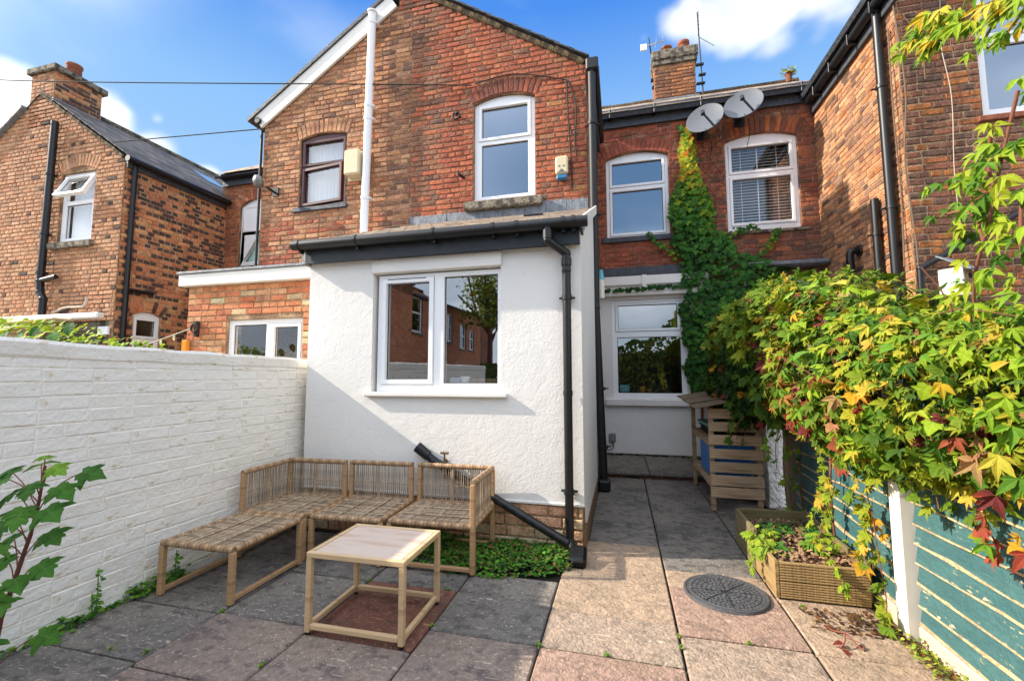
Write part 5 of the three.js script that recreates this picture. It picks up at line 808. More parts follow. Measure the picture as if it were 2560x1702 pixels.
{
  const MMz = GZ + .012;
  const a = thing('alarm_box', 'cream burglar alarm box with a blue base on the red gable', 'alarm box', [-.69, 4.05, GZ]); part(a, 'case', new G().box(-.775, -.61, 3.97, 4.21, MMz, MMz + .075, .02), M.beige); part(a, 'base', new G().box(-.765, -.62, 3.895, 3.969, MMz, MMz + .07, .02), std({ color: lin('#2f6f9a'), roughness: .5 })); part(a, 'marks', new G().box(-.73, -.71, 4.06, 4.08, MMz + .0755, MMz + .078).box(-.675, -.655, 4.06, 4.08, MMz + .0755, MMz + .078).tri(V(-.735, 3.99, MMz + .077), V(-.65, 3.99, MMz + .077), V(-.692, 4.035, MMz + .077)), std({ color: lin('#6b7066') }));
  const b = thing('flue_terminal', 'cream box shaped flue cover beside the brown framed window', 'flue cover', [-3.73, 4.4, GZ]); part(b, 'case', new G().box(-3.87, -3.62, 4.28, 4.66, MMz, MMz + .17, .02), M.beige); part(b, 'back_plate', new G().box(-3.9, -3.59, 4.25, 4.69, MMz - .001, MMz + .012, .004), M.beige);
  const v = thing('vent_pipe', 'tall white soil pipe running up the gable past the bargeboard', 'pipe', [-3.5, 3.4, GZ]); part(v, 'pipe', new G().cyl(V(-3.55, 3.2, GZ + .11), V(-3.5, 6.78, GZ + .11), .056, .056, 16), M.upvc); for (const [y, x] of [[6.6, -3.503], [5.3, -3.521], [5.1, -3.524], [3.9, -3.54]]) part(v, 'collar', new G().cyl(V(x, y, GZ + .11), V(x, y + .05, GZ + .11), .064, .064, 16).box(x - .01, x + .09, y + .015, y + .03, GZ + .02, GZ + .11), M.upvc); part(v, 'cap', new G().cyl(V(-3.5, 6.78, GZ + .11), V(-3.5, 6.8, GZ + .11), .075, .075, 16), M.upvc);
  const f = thing('flood_light', 'grey round flood light on the left edge of the tan brick gable', 'light', [-5.25, 4.3, GZ]); part(f, 'head', new G().add(new THREE.LatheGeometry([[.001, 0], [.08, .01], [.10, .04], [.095, .09], [.05, .12], [.001, .13]].map(([x, y]) => new THREE.Vector2(x, y)), 18), new THREE.Matrix4().makeTranslation(-5.27, 4.33, GZ + .2).multiply(new THREE.Matrix4().makeRotationX(1.9)).multiply(new THREE.Matrix4().makeRotationZ(.5))), M.steel); part(f, 'arm', new G().cyl(V(-5.2, 4.22, GZ), V(-5.22, 4.25, GZ + .16), .018, .018, 8).box(-5.24, -5.13, 4.16, 4.3, GZ + .01, GZ + .03), M.blackIron);
  const s = new G(); s.cyl(V(-2.13, 5.0, GZ), V(-2.15, 5.0, GZ + .13), .02, .02, 8).add(new THREE.TorusGeometry(.05, .014, 8, 14), new THREE.Matrix4().makeTranslation(-2.15, 4.96, GZ + .11)); solo('wall_hook', s, M.blackIron, 'black iron ring hook on the red gable left of its white window, upper one', 'hook');
  solo('wall_hook', new G().cyl(V(-2.06, 4.1, GZ), V(-2.1, 4.12, GZ + .1), .02, .016, 8).cyl(V(-2.1, 4.11, GZ + .1), V(-2.12, 4.16, GZ + .1), .02, .02, 8), M.blackIron, 'small black hook on the red gable left of its white window, lower one', 'hook');
  solo('wall_cable', new G().tube([V(-1.9, 5.44, GZ + .03), V(-1.4, 5.49, GZ + .03), V(-1.0, 5.4, GZ + .03), V(-.62, 5.27, GZ + .03)], .008, 5).tube([V(-.62, 5.28, GZ + .03), V(-.60, 4.7, GZ + .03), V(-.575, 4.2, GZ + .03), V(-.56, 3.75, GZ + .03)], .010, 5).tube([V(-.6, 5.26, GZ + .03), V(-.5, 4.9, GZ + .04), V(-.52, 4.4, GZ + .03), V(-.5, 4.2, GZ + .03)], .010, 5), M.cableM, 'dark cables looping across the red gable down to the alarm box', 'cable');
  solo('overhead_wire', new G().tube([V(-14.2, 7.42, -4.88), V(-10.883, 6.756, -5.0), V(-1.95, 5.42, GZ + .04)], .009, 5, [1, 1, 1], 24), M.cableM, 'upper overhead wire crossing the sky from the left frame edge to the gable', 'wire');
  solo('overhead_wire', new G().tube([V(-5.46, 5.27, -5.42), V(-8.6, 5.46, -5.38)], .009, 5), M.cableM, 'lower overhead wire from the white bargeboard to the far left roof', 'wire');
  const k = thing('socket_box', 'small grey outdoor socket box low on the white passage wall', 'socket box', [-.155, .3, BZ]); part(k, 'box', new G().box(-.205, -.105, .295, .43, BZ + .036, BZ + .09, .01), std({ color: lin('#7f8488'), roughness: .5 })); part(k, 'cable', new G().tube([V(-.155, .295, BZ + .06), V(-.15, .2, BZ + .06), V(-.19, .17, BZ + .06), V(-.28, .16, BZ + .05)], .007, 5), M.cableM);
  const h = thing('bird_feeder', 'hanging tube with turquoise top beside the black downpipe', 'bird feeder', [-.26, 2.6, -6.5]); part(h, 'top', new G().cyl(V(-.262, 2.78, -6.5), V(-.262, 2.93, -6.5), .055, .03, 14), std({ color: lin('#5fb3c4'), roughness: .5 })); part(h, 'tube', new G().cyl(V(-.26, 2.5, -6.5), V(-.262, 2.78, -6.5), .05, .05, 14), phy({ color: lin('#e6e2d6'), roughness: .3 })); part(h, 'cord', new G().cyl(V(-.262, 2.93, -6.5), V(-.28, 3.4, -6.5), .004, .004, 5), M.cableM);
}
{ // nest box by the right house
  const t = thing('bird_box', 'white sided bird box with a grey sloping roof against the dark brick house', 'bird box', [3.1, 2.1, -4.9]); t.rotation.y = 0;
  const m = new THREE.Matrix4().makeTranslation(3.1, 2.24, -4.95).multiply(new THREE.Matrix4().makeRotationY(.62)); const g = new G().box(-.085, .085, -.14, .10, -.085, .085, .006, [1, 1, 1], m);
  part(t, 'side', new G().box(-.095, -.086, -.145, .115, -.09, .088, .003, [1, 1, 1], m), M.whiteWood); part(t, 'case', g, M.whiteWood);
  part(t, 'front', new G().box(-.06, .075, -.06, .085, .0855, .094, .003, [1, 1, 1], m), M.deck); part(t, 'entrance', new G().add(new THREE.CylinderGeometry(.028, .028, .006, 16), m.clone().multiply(new THREE.Matrix4().makeTranslation(.01, .035, .0955)).multiply(new THREE.Matrix4().makeRotationX(Math.PI / 2))), M.dark);
  part(t, 'roof', new G().add(boxGeo(.25, .012, .30, .003), m.clone().multiply(new THREE.Matrix4().makeTranslation(.01, .165, .03)).multiply(new THREE.Matrix4().makeRotationX(.62))), M.lead); part(t, 'post', new G().bar(V(3.12, .0, -5.02), V(3.12, 2.3, -5.02), .06, .05, .003, [1, 1, 1], V(0, 0, 1)), M.greyWood);
}
// ---------------------------------------------------------------- leaves
const leafT = tex(128, 1, (u, v) => { const d = Math.abs(u - .5), s = Math.abs(((v * 6 + d * 5) % 1) - .5); let k = .93 + (fbm(u, v, 12, 3) - .5) * .22; k *= 1 - smooth(.03, 0, d) * -.16; k *= s < .07 ? 1.1 : 1; return [k, k, k * .95]; });
const leafMat = (c, tr = .38) => phy({ color: c, map: leafT, side: THREE.DoubleSide, vertexColors: true, transmission: tr, thickness: 0, roughness: .7, ior: 1.4, specularIntensity: .35 });
function leaflet(g, m, L, W, droop, fold, teeth = true) { // one pointed leaflet along +y, folded on its midrib
  const st = [[0, .05], [.14, .26], [.30, .74], [.46, 1], teeth ? [.51, .87] : [.52, .98], [.68, .78], teeth ? [.73, .6] : [.73, .7], [.88, .3], [1, 0]];
  const C = (t) => V(0, t * L, -droop * t * t * L), E = (t, w, s) => V(s * w * W, t * L + W * .1, -droop * t * t * L + fold * w * W);
  for (let i = 0; i + 1 < st.length; i++) { const [a, wa] = st[i], [b, wb] = st[i + 1]; for (const s of [-1, 1]) { const p = [C(a), E(a, wa, s), E(b, wb, s), C(b)].map((v) => v.applyMatrix4(m)); const u = (w) => .5 + s * w * .5; const t = [[.5, a], [u(wa), a], [u(wb), b], [.5, b]]; if (s > 0) { g.tri(p[0], p[1], p[2], undefined, [t[0], t[1], t[2]]); if (wb > 0 || b < 1) g.tri(p[0], p[2], p[3], undefined, [t[0], t[2], t[3]]); } else { g.tri(p[0], p[2], p[1], undefined, [t[0], t[2], t[1]]); g.tri(p[0], p[3], p[2], undefined, [t[0], t[3], t[2]]); } } }
}
function palmate(seed, n = 5) { // creeper leaf: five leaflets on a stalk
  const r = rng(seed), g = new G(); const A = n === 5 ? [-1.25, -.6, 0, .6, 1.25] : [-.85, 0, .85], Ls = n === 5 ? [.66, .92, 1.05, .92, .66] : [.8, 1, .8];
  A.forEach((a, i) => { const m = new THREE.Matrix4().makeRotationZ(-a + (r() - .5) * .2).multiply(new THREE.Matrix4().makeRotationX((r() - .62) * 1.0)).multiply(new THREE.Matrix4().makeRotationY((r() - .5) * 1.1)); leaflet(g, m, Ls[i] * (.9 + r() * .2), .155 + r() * .045, .1 + r() * .7, .2 + r() * .6); });
  g.tube([V(0, 0, 0), V(0, -.22, -.04), V(0, -.42, -.18)], .012, 3, [.9, .5, .35], 2, false);
  return g.geo();
}
function lobed(pts, fold = .2, droop = .25, stalk = .5, rip = 0) { // flat lobed leaf from a half outline (x, y), mirrored
  const g = new G(), z = (x, y) => fold * Math.abs(x) - droop * y * Math.max(0, y) * .8 - droop * x * x * 1.2 + rip * Math.sin(y * 11 + Math.abs(x) * 8); const n = pts.length;
  for (const s of [-1, 1]) for (let i = 0; i + 1 < n; i++) { const c = (k) => V(0, clamp(pts[k][1] * .9, 0, pts[n - 1][1]), 0), P = (k) => V(s * pts[k][0], pts[k][1], z(pts[k][0], pts[k][1])); const c0 = c(i), c1 = c(i + 1); c0.z = z(0, c0.y); c1.z = z(0, c1.y); const uv = (v) => [.5 + v.x * .5, v.y * .9 + .05]; const T = (a, b, d) => { const q = s > 0 ? [a, b, d] : [a, d, b]; g.tri(q[0], q[1], q[2], undefined, q.map(uv)); }; T(c0, P(i), P(i + 1)); if (c0.distanceTo(c1) > 1e-4) T(c0, P(i + 1), c1); }
  if (stalk) g.tube([V(0, 0, 0), V(0, -stalk * .5, -.05), V(0, -stalk, -.2)], .014, 3, [.8, .35, .25], 2, false);
  return g.geo();
}
const IVY = [lobed([[0, 0], [.28, -.14], [.55, .02], [.5, .2], [.78, .42], [.42, .5], [.3, .72], [.12, .95], [0, 1.05]], .22, .3, .3), lobed([[0, 0], [.25, -.1], [.6, .1], [.62, .36], [.4, .46], [.28, .7], [0, 1.02]], .3, .2, .3)];
const SYC = [lobed([[0, 0], [.2, -.12], [.52, -.1], [.42, .08], [.72, .18], [.95, .34], [.7, .4], [.62, .52], [.36, .46], [.46, .66], [.42, .84], [.26, .8], [.14, 1.0], [0, 1.14]], .12, .42, .0, .02), lobed([[0, 0], [.24, -.16], [.5, -.06], [.46, .1], [.8, .22], [.9, .42], [.62, .44], [.4, .42], [.44, .62], [.3, .76], [.16, .9], [0, 1.1]], .2, .5, .0, .03)];
const ROUND = [lobed([[0, 0], [.3, .06], [.48, .35], [.42, .66], [.2, .9], [0, 1]], .25, .3, .2)];
const CREEP = [1, 2, 3, 4, 5, 6].map((s) => palmate(s * 13)).concat([palmate(77, 3), palmate(41, 3)], IVY);
const cl3 = (h) => { const c = lin(h); return c; };
function leafBasis(p, n, tip, s, roll = 0) { const z = n.clone().normalize(); let y = tip.clone().addScaledVector(z, -tip.dot(z)); if (y.lengthSq() < 1e-5) y = V(0, 1, .1).addScaledVector(z, -z.y); y.normalize(); const x = V().crossVectors(y, z); return new THREE.Matrix4().makeBasis(x, y, z).multiply(new THREE.Matrix4().makeRotationZ(roll)).scale(V(s, s, s)).setPosition(p); }
// hang leaves on a plant: those that show largest one by one, the rest as one mass
function hang(t, leaves, geos, pal, { tr = .38, limit = 300, name = 'leaf', cluster = 0 } = {}) {
  const mats = pal.map((h) => leafMat(cl3(h), tr)), cols = pal.map((h) => cl3(h));
  const up = V(0, 0, 1); for (const l of leaves) { const p = V().setFromMatrixPosition(l.m); l.size = screenSize(p, up.clone().transformDirection(l.m), l.s * l.s); l.size = l.size > 0 ? (l.s * l.s) / p.distanceToSquared(camera.position) * (l.front ?? 1) : 0; }
  leaves.sort((a, b) => b.size - a.size); const rest = [];
  leaves.forEach((l, i) => { if (i < limit && l.size > 0) { const e = new THREE.Mesh(geos[l.v % geos.length], mats[l.c]); e.name = name; e.applyMatrix4(l.m); e.position.sub(t.position); t.add(e); } else rest.push(l); });
  let mass = geos[0], list = rest; if (cluster && rest.length) { const q = rng(5), cg = new G(); for (let i = 0; i < cluster; i++) cg.add(geos[[0, 8, 3, 9][i % 4] % geos.length], leafBasis(V((q() - .5) * 1.9, (q() - .5) * 1.9, (q() - .5) * 1.3), V((q() - .5) * 1.6, (q() - .5) * 1.6, 1), V((q() - .5) * 1.6, .8, (q() - .5)), .7 + q() * .5), [.75 + q() * .4, .75 + q() * .4, .8 + q() * .3]); mass = cg.geo(); list = rest.filter((_, i) => i % 2 === 0); }
  if (rest.length) { const rest = list; const white = leafMat(new THREE.Color(1, 1, 1), tr), k = rest.length, im = new THREE.InstancedMesh(mass, white, k), T = new THREE.Matrix4().makeTranslation(-t.position.x, -t.position.y, -t.position.z); rest.forEach((l, i) => { im.setMatrixAt(i, T.clone().multiply(l.m)); const c = cols[l.c].clone(); c.multiplyScalar(.85 + ((i * 37) % 17) / 17 * .3); im.setColorAt(i, c); }); im.name = 'foliage'; im.userData.kind = 'stuff'; t.add(im); }
}
const interp = (tab, x) => { if (x <= tab[0][0]) return tab[0][1]; for (let i = 0; i + 1 < tab.length; i++) if (x <= tab[i + 1][0]) { const k = (x - tab[i][0]) / (tab[i + 1][0] - tab[i][0]); return lerp(tab[i][1], tab[i + 1][1], k); } return tab[tab.length - 1][1]; };
const stemM = std({ color: lin('#7a4a36'), roughness: .85 }), stemGreen = std({ color: lin('#7d7a3a'), roughness: .8 });
const CPAL = ['#90ae2a', '#7ea328', '#a8b430', '#6a9628', '#578224', '#46701f', '#325a1d', '#264a1f', '#c9be46', '#96402f', '#a85a40', '#b07a3a', '#b08c60', '#733030', '#97b32a', '#ccab2c'];
{ // Virginia creeper over the fence
  const t = thing('creeper_hedge', 'big mound of yellow green creeper with red leaves sprawling over the teal fence', 'creeper', [1.55, 0, -3.6]), r = rng(404), L = [];
  const top = [[1.2, 1.58], [1.4, 1.6], [2, 1.62], [2.4, 1.66], [2.9, 1.76], [3.2, 1.92], [3.6, 2.08], [4.2, 2.2], [5.2, 2.2], [5.8, 2.1], [6.5, 1.9]], bot = [[1.2, 1.02], [2, .93], [2.5, .84], [2.9, .83], [3.3, .93], [3.8, 1.0], [4.3, .98], [4.8, .86], [5.4, .82], [6.5, .8]], lft = [[1.2, 1.34], [1.7, 1.24], [2.2, 1.14], [2.8, 1.05], [3.4, 1.0], [4.2, .97], [5, .98], [5.8, 1.04], [6.5, 1.12]];
  const wp = V(0, 0, 0);
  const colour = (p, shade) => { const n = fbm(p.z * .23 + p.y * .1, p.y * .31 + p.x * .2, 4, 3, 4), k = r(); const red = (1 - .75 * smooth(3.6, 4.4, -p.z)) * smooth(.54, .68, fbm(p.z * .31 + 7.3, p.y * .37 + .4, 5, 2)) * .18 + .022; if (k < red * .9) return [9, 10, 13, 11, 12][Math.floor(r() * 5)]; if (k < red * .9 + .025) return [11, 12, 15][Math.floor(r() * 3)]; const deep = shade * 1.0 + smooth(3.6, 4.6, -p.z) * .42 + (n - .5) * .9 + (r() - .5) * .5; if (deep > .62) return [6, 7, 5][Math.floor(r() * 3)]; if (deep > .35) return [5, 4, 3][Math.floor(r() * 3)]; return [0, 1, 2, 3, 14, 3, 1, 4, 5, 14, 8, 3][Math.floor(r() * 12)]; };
  for (let i = 0; i < 9000; i++) {
    const zz = 1.25 + Math.pow(r(), 1.25) * 5.0, T = interp(top, zz), B = interp(bot, zz), X = interp(lft, zz), xc = 1.62, yc = (T + B) / 2, b = (T - B) / 2; const a = xc - X; const th = -1.35 + r() * 3.15; // from underneath, round the left, over the top
    const lump = .82 + .26 * fbm(zz * .21, th * .3 + .7, 8, 3), dep = Math.pow(r(), 1.5) * .42, k = lump * (1.06 - dep); const ex = .72, cx = Math.sign(Math.cos(th)) * Math.pow(Math.abs(Math.cos(th)), ex), sy = Math.sign(Math.sin(th)) * Math.pow(Math.abs(Math.sin(th)), ex);
    const p = V(xc - a * k * cx, yc + b * k * sy, -zz + (r() - .5) * .1); if (p.y < B - .12 && r() < .6) continue; if (p.z > -1.9 && p.y > 1.5 && r() < .3) continue;
    const o = V(-cx, sy * 1.1, .18).normalize(), n = o.clone().multiplyScalar(.7).add(V(-.3 + (r() - .5) * 1.5, .5 + (r() - .5) * 1.3, (r() - .35) * 1.4)), tip = V(-cx * .6 + (r() - .5) * 1.2, -.8 + (r() - .5) * .8, (r() - .4) * 1.2);
    const s = .040 + Math.pow(r(), 1.2) * .052; const near = clamp(zz / 3, .72, 1); const shade = smooth(3.2, 5.2, zz) * smooth(1.75, 1.35, p.y) + smooth(.1, .3, dep) * .35;  // shade put into leaf colour: darker greens inside and low at far end
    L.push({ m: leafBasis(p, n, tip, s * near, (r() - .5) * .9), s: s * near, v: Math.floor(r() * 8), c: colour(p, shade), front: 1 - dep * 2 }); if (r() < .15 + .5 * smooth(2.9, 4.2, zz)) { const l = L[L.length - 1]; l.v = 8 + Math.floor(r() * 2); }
  }
  // trailing strands below the mound and down to the planter
  const st = new G(), strands = [[[1.36, 1.0, -2.95], [1.33, .75, -2.92], [1.36, .5, -2.96], [1.34, .28, -2.93]], [[1.30, .95, -3.2], [1.27, .7, -3.15], [1.22, .48, -3.18], [1.18, .33, -3.2]], [[1.4, .9, -3.5], [1.36, .65, -3.45], [1.33, .45, -3.5]], [[1.36, .6, -2.95], [1.34, .35, -2.86], [1.35, .12, -2.84], [1.30, .05, -2.78]], [[1.22, 1.0, -3.9], [1.17, .8, -3.88], [1.18, .62, -3.92]], [[1.38, .95, -4.1], [1.36, .7, -4.1], [1.37, .4, -4.12], [1.36, .1, -4.1]], [[1.1, .98, -4.5], [1.04, .85, -4.55], [1.06, .74, -4.6]], [[1.16, .96, -4.85], [1.13, .82, -4.74], [1.16, .70, -4.76]], [[1.41, .86, -2.5], [1.40, .74, -2.46]], [[1.40, .92, -2.2], [1.38, .78, -2.16], [1.40, .68, -2.14]], [[1.42, .9, -1.95], [1.39, .78, -1.9]]];
  for (const q of strands) { const c = new THREE.CatmullRomCurve3(q.map((p) => V(...p))), n = Math.round(c.getLength() / .028); st.tube(q.map((p) => V(...p)), .003, 5, [1, 1, 1]); for (let i = 0; i < n; i++) { const p = c.getPoint((i + r() * .6) / n).add(V((r() - .6) * .1, (r() - .5) * .05, (r() - .4) * .1)); const s = .034 + r() * .03; L.push({ m: leafBasis(p, V(-.7 + (r() - .5), .3 + r() * .5, .5 + (r() - .5)), V((r() - .6) * .8, -.8, (r() - .4) * .8), s, (r() - .5)), s, v: Math.floor(r() * 5), c: r() < .06 ? 10 : p.z < -3.7 ? [3, 4, 5, 1][Math.floor(r() * 4)] : [0, 1, 2, 8, 14, 15, 3][Math.floor(r() * 7)] }); } }
  // big close leaves overhanging the right edge
  for (const [x, y, z, s, c] of [[1.2, 1.05, -1.9, .12, 12], [1.2, 1.09, -1.8, .13, 8], [1.2, 1.19, -1.74, .12, 3], [1.21, .95, -1.84, .11, 13], [1.2, 1.03, -1.73, .12, 4], [1.22, .80, -1.75, .12, 9], [1.2, 1.12, -1.99, .10, 10], [1.24, .93, -1.92, .10, 9], [1.25, 1.15, -2.1, .1, 14], [1.24, .88, -1.70, .11, 3], [1.22, 1.28, -1.78, .11, 0], [1.24, 1.35, -1.9, .1, 2], [1.23, 1.22, -1.92, .1, 1]]) L.push({ m: leafBasis(V(x, y, z), V(-.6, .55, .7), V(-.5 + (r() - .5) * .8, -.8, .2), s * .62, (r() - .5) * .9), s, v: Math.floor(r() * 4), c, front: 2 });
  for (let i = 0; i < 130; i++) { const z = -1.4 - r() * 4.4, X = interp(lft, -z), T = interp(top, -z), y0 = interp(bot, -z) + r() * .6; const a = V(X + .1 + r() * .3, y0, z), b = a.clone().add(V(-.12 + r() * .2, .1 + r() * .25, (r() - .5) * .5)), c = b.clone().add(V((r() - .6) * .25, (r() - .3) * .3, (r() - .5) * .5)); st.tube([a, b, c], .0015 + r() * .0025, 4, [1, 1, 1], 5, false); }
  for (const [x, z] of [[1.5, -1.8], [1.52, -2.6], [1.44, -3.6], [1.46, -4.2], [1.47, -4.6]]) st.tube([V(x, 0, z), V(x - .04, .5, z + .05), V(x + .03, 1.1, z - .08), V(x - .1, 1.4, z + .1)], .008, 6);
  part(t, 'stem', st, stemM);
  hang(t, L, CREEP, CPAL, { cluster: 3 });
}
{ // tall shoots at the right edge
  const t = thing('creeper_shoot', 'upright sunlit leafy shoots rising above the hedge at the right edge', 'climbing shoot', [1.4, 1.5, -1.9]), r = rng(55), L = [], st = new G();
  const runs = [[[1.36, 1.5, -2.1], [1.31, 1.72, -2.0], [1.3, 1.9, -1.9], [1.3, 2.08, -1.83], [1.31, 2.3, -1.75]], [[1.3, 1.84, -1.93], [1.3, 2.0, -1.96], [1.3, 2.12, -2.02], [1.3, 2.14, -2.06]], [[1.3, 2.0, -1.86], [1.3, 2.12, -1.88], [1.3, 2.22, -1.85]], [[1.36, 1.5, -1.8], [1.3, 1.75, -1.78], [1.3, 1.95, -1.76]], [[1.3, 1.9, -1.9], [1.29, 1.98, -2.0], [1.29, 2.0, -2.08]]];
  for (const q of runs) { const c = new THREE.CatmullRomCurve3(q.map((p) => V(...p))), n = Math.round(c.getLength() / .026); st.tube(q.map((p) => V(...p)), .006, 6); for (let i = 0; i <= n; i++) { const p = c.getPoint(i / n); const s = .036 + r() * .034, sd = r() < .5 ? -1 : 1; p.add(V((r() - .7) * .07, (r() - .5) * .05, sd * (.02 + r() * .05))); L.push({ m: leafBasis(p, V(-.55 + (r() - .5) * .6, .6 + (r() - .5) * .6, .45), V(-.3 + (r() - .5) * .4, -.25 - r() * .5, sd * .7), s, (r() - .5) * .4), s, v: Math.floor(r() * 4), c: [0, 1, 3, 4, 14, 2, 5][Math.floor(r() * 7)], front: 1.5 }); } }
  part(t, 'stem', st, stemM); hang(t, L, CREEP, CPAL, { limit: 200 });
}
{ // branch hanging into the top right corner
  const t = thing('overhanging_branch', 'leafy branch hanging into the top right corner before the upper window', 'branch', [1.6, 2.8, -2.2]), r = rng(66), L = [], st = new G();
  const runs = [[[1.6, 2.74, -1.7], [1.53, 2.84, -1.98], [1.5, 2.92, -2.22], [1.5, 3.0, -2.42], [1.5, 3.12, -2.62]], [[1.53, 2.84, -1.98], [1.5, 2.78, -2.06], [1.5, 2.74, -2.14]], [[1.5, 2.96, -2.28], [1.5, 3.06, -2.34], [1.5, 3.14, -2.5]], [[1.56, 2.78, -1.86], [1.5, 2.72, -1.95], [1.49, 2.68, -2.02]], [[1.56, 2.8, -1.9], [1.52, 2.92, -1.98], [1.5, 3.0, -2.1]], [[1.5, 2.92, -2.22], [1.49, 2.93, -2.34], [1.48, 2.96, -2.45]]];
  for (const q of runs) { const c = new THREE.CatmullRomCurve3(q.map((p) => V(...p))), n = Math.round(c.getLength() / .021); st.tube(q.map((p) => V(...p)), .006, 6); for (let i = 0; i <= n; i++) { const p = c.getPoint(i / n); const s = .042 + r() * .036; p.add(V((r() - .6) * .06, (r() - .6) * .07, (r() - .5) * .08)); L.push({ m: leafBasis(p, V(-.55 + (r() - .5) * .5, .55 + (r() - .5) * .5, .55), V(-.5 + (r() - .5) * .3, -.45 - r() * .4, -.45 + (r() - .5)), s, (r() - .5) * .4), s, v: Math.floor(r() * 4), c: [0, 1, 2, 14, 8, 3, 15][Math.floor(r() * 7)], front: 1.5 }); } }
  part(t, 'stem', st, stemGreen); hang(t, L, CREEP, CPAL, { limit: 200 });
}
{ // ivy on the terrace
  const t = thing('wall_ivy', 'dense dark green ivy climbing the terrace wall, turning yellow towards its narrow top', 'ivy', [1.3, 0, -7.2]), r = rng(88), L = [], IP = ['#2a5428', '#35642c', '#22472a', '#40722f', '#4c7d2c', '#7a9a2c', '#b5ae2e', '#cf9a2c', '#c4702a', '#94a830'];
  const lo = [[1.0, 1.1], [1.5, 1.03], [2.5, .97], [3.1, .93], [3.8, .82], [4.2, .84], [4.6, .94], [5.1, 1.04], [5.45, 1.13]], hi = [[1.0, 1.5], [2.6, 2.2], [3.05, 2.5], [3.25, 1.9], [3.7, 1.55], [4.5, 1.37], [5.0, 1.24], [5.45, 1.18]];
  const put = (x, y, th, s, c) => { const p = V(x, y, BZ + .04 + th), n = V(-.25 + (r() - .5) * .7, .35 + (r() - .5) * .5, 1), tip = V((r() - .5) * .9, -1, .15); L.push({ m: leafBasis(p, n, tip, s, (r() - .5) * .6), s, v: Math.floor(r() * 2), c }); };
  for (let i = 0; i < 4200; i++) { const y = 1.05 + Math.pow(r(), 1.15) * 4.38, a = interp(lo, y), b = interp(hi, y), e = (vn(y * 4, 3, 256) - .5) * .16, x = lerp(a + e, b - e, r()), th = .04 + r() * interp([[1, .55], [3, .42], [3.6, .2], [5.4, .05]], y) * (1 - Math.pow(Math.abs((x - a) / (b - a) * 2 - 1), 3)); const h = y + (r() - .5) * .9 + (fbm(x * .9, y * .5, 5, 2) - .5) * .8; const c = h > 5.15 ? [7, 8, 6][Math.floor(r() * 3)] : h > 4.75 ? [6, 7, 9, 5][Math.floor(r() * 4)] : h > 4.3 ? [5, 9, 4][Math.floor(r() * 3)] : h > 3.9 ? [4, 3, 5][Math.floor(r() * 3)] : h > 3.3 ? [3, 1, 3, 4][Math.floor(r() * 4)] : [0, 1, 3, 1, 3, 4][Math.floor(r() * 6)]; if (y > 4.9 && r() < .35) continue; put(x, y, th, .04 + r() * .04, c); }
  const st = new G(), runs = [[[.93, 3.3], [.75, 3.42], [.6, 3.56], [.5, 3.7]], [[1.55, 3.3], [1.75, 3.6], [1.95, 3.66], [2.1, 3.68]], [[2.0, 3.0], [2.2, 3.3], [2.35, 3.5], [2.4, 3.62]], [[1.0, 2.78], [.6, 2.775], [.2, 2.76], [-.3, 2.76]], [[1.15, 5.2], [1.08, 5.4], [1.02, 5.45]]];
  runs.forEach((q, k) => { const c = new THREE.CatmullRomCurve3(q.map(([x, y]) => V(x, y, 0))), n = Math.round(c.getLength() / (k === 3 ? .014 : .016)); st.tube(q.map(([x, y]) => V(x, y, BZ + (k === 3 ? .17 : .03))), .006, 5); for (let i = 0; i < n; i++) { const p = c.getPoint(i / n); put(p.x + (r() - .5) * .09, p.y + (r() - .5) * (k === 3 ? .05 : .1), k === 3 ? .14 + r() * .05 : .03 + r() * .05, .03 + r() * .03, k === 3 ? [0, 2, 1][Math.floor(r() * 3)] : [4, 1, 5, 3][Math.floor(r() * 4)]); } });
  st.tube([V(1.2, 0, BZ + .06), V(1.22, 2.5, BZ + .05), V(1.15, 4, BZ + .03), V(1.13, 5.5, BZ + .03)], .02, 6); for (let i = 0; i < 26; i++) { const y = 4.3 + r() * 1.2, x = 1.3 + r() * .35; st.tube([V(x, y, BZ + .02), V(x + (r() - .5) * .2, y - .15, BZ + .025), V(x + (r() - .5) * .3, y - .3, BZ + .02)], .004, 4); }
  part(t, 'stem', st, stemM); hang(t, L, IVY, IP, { tr: .25 });
}
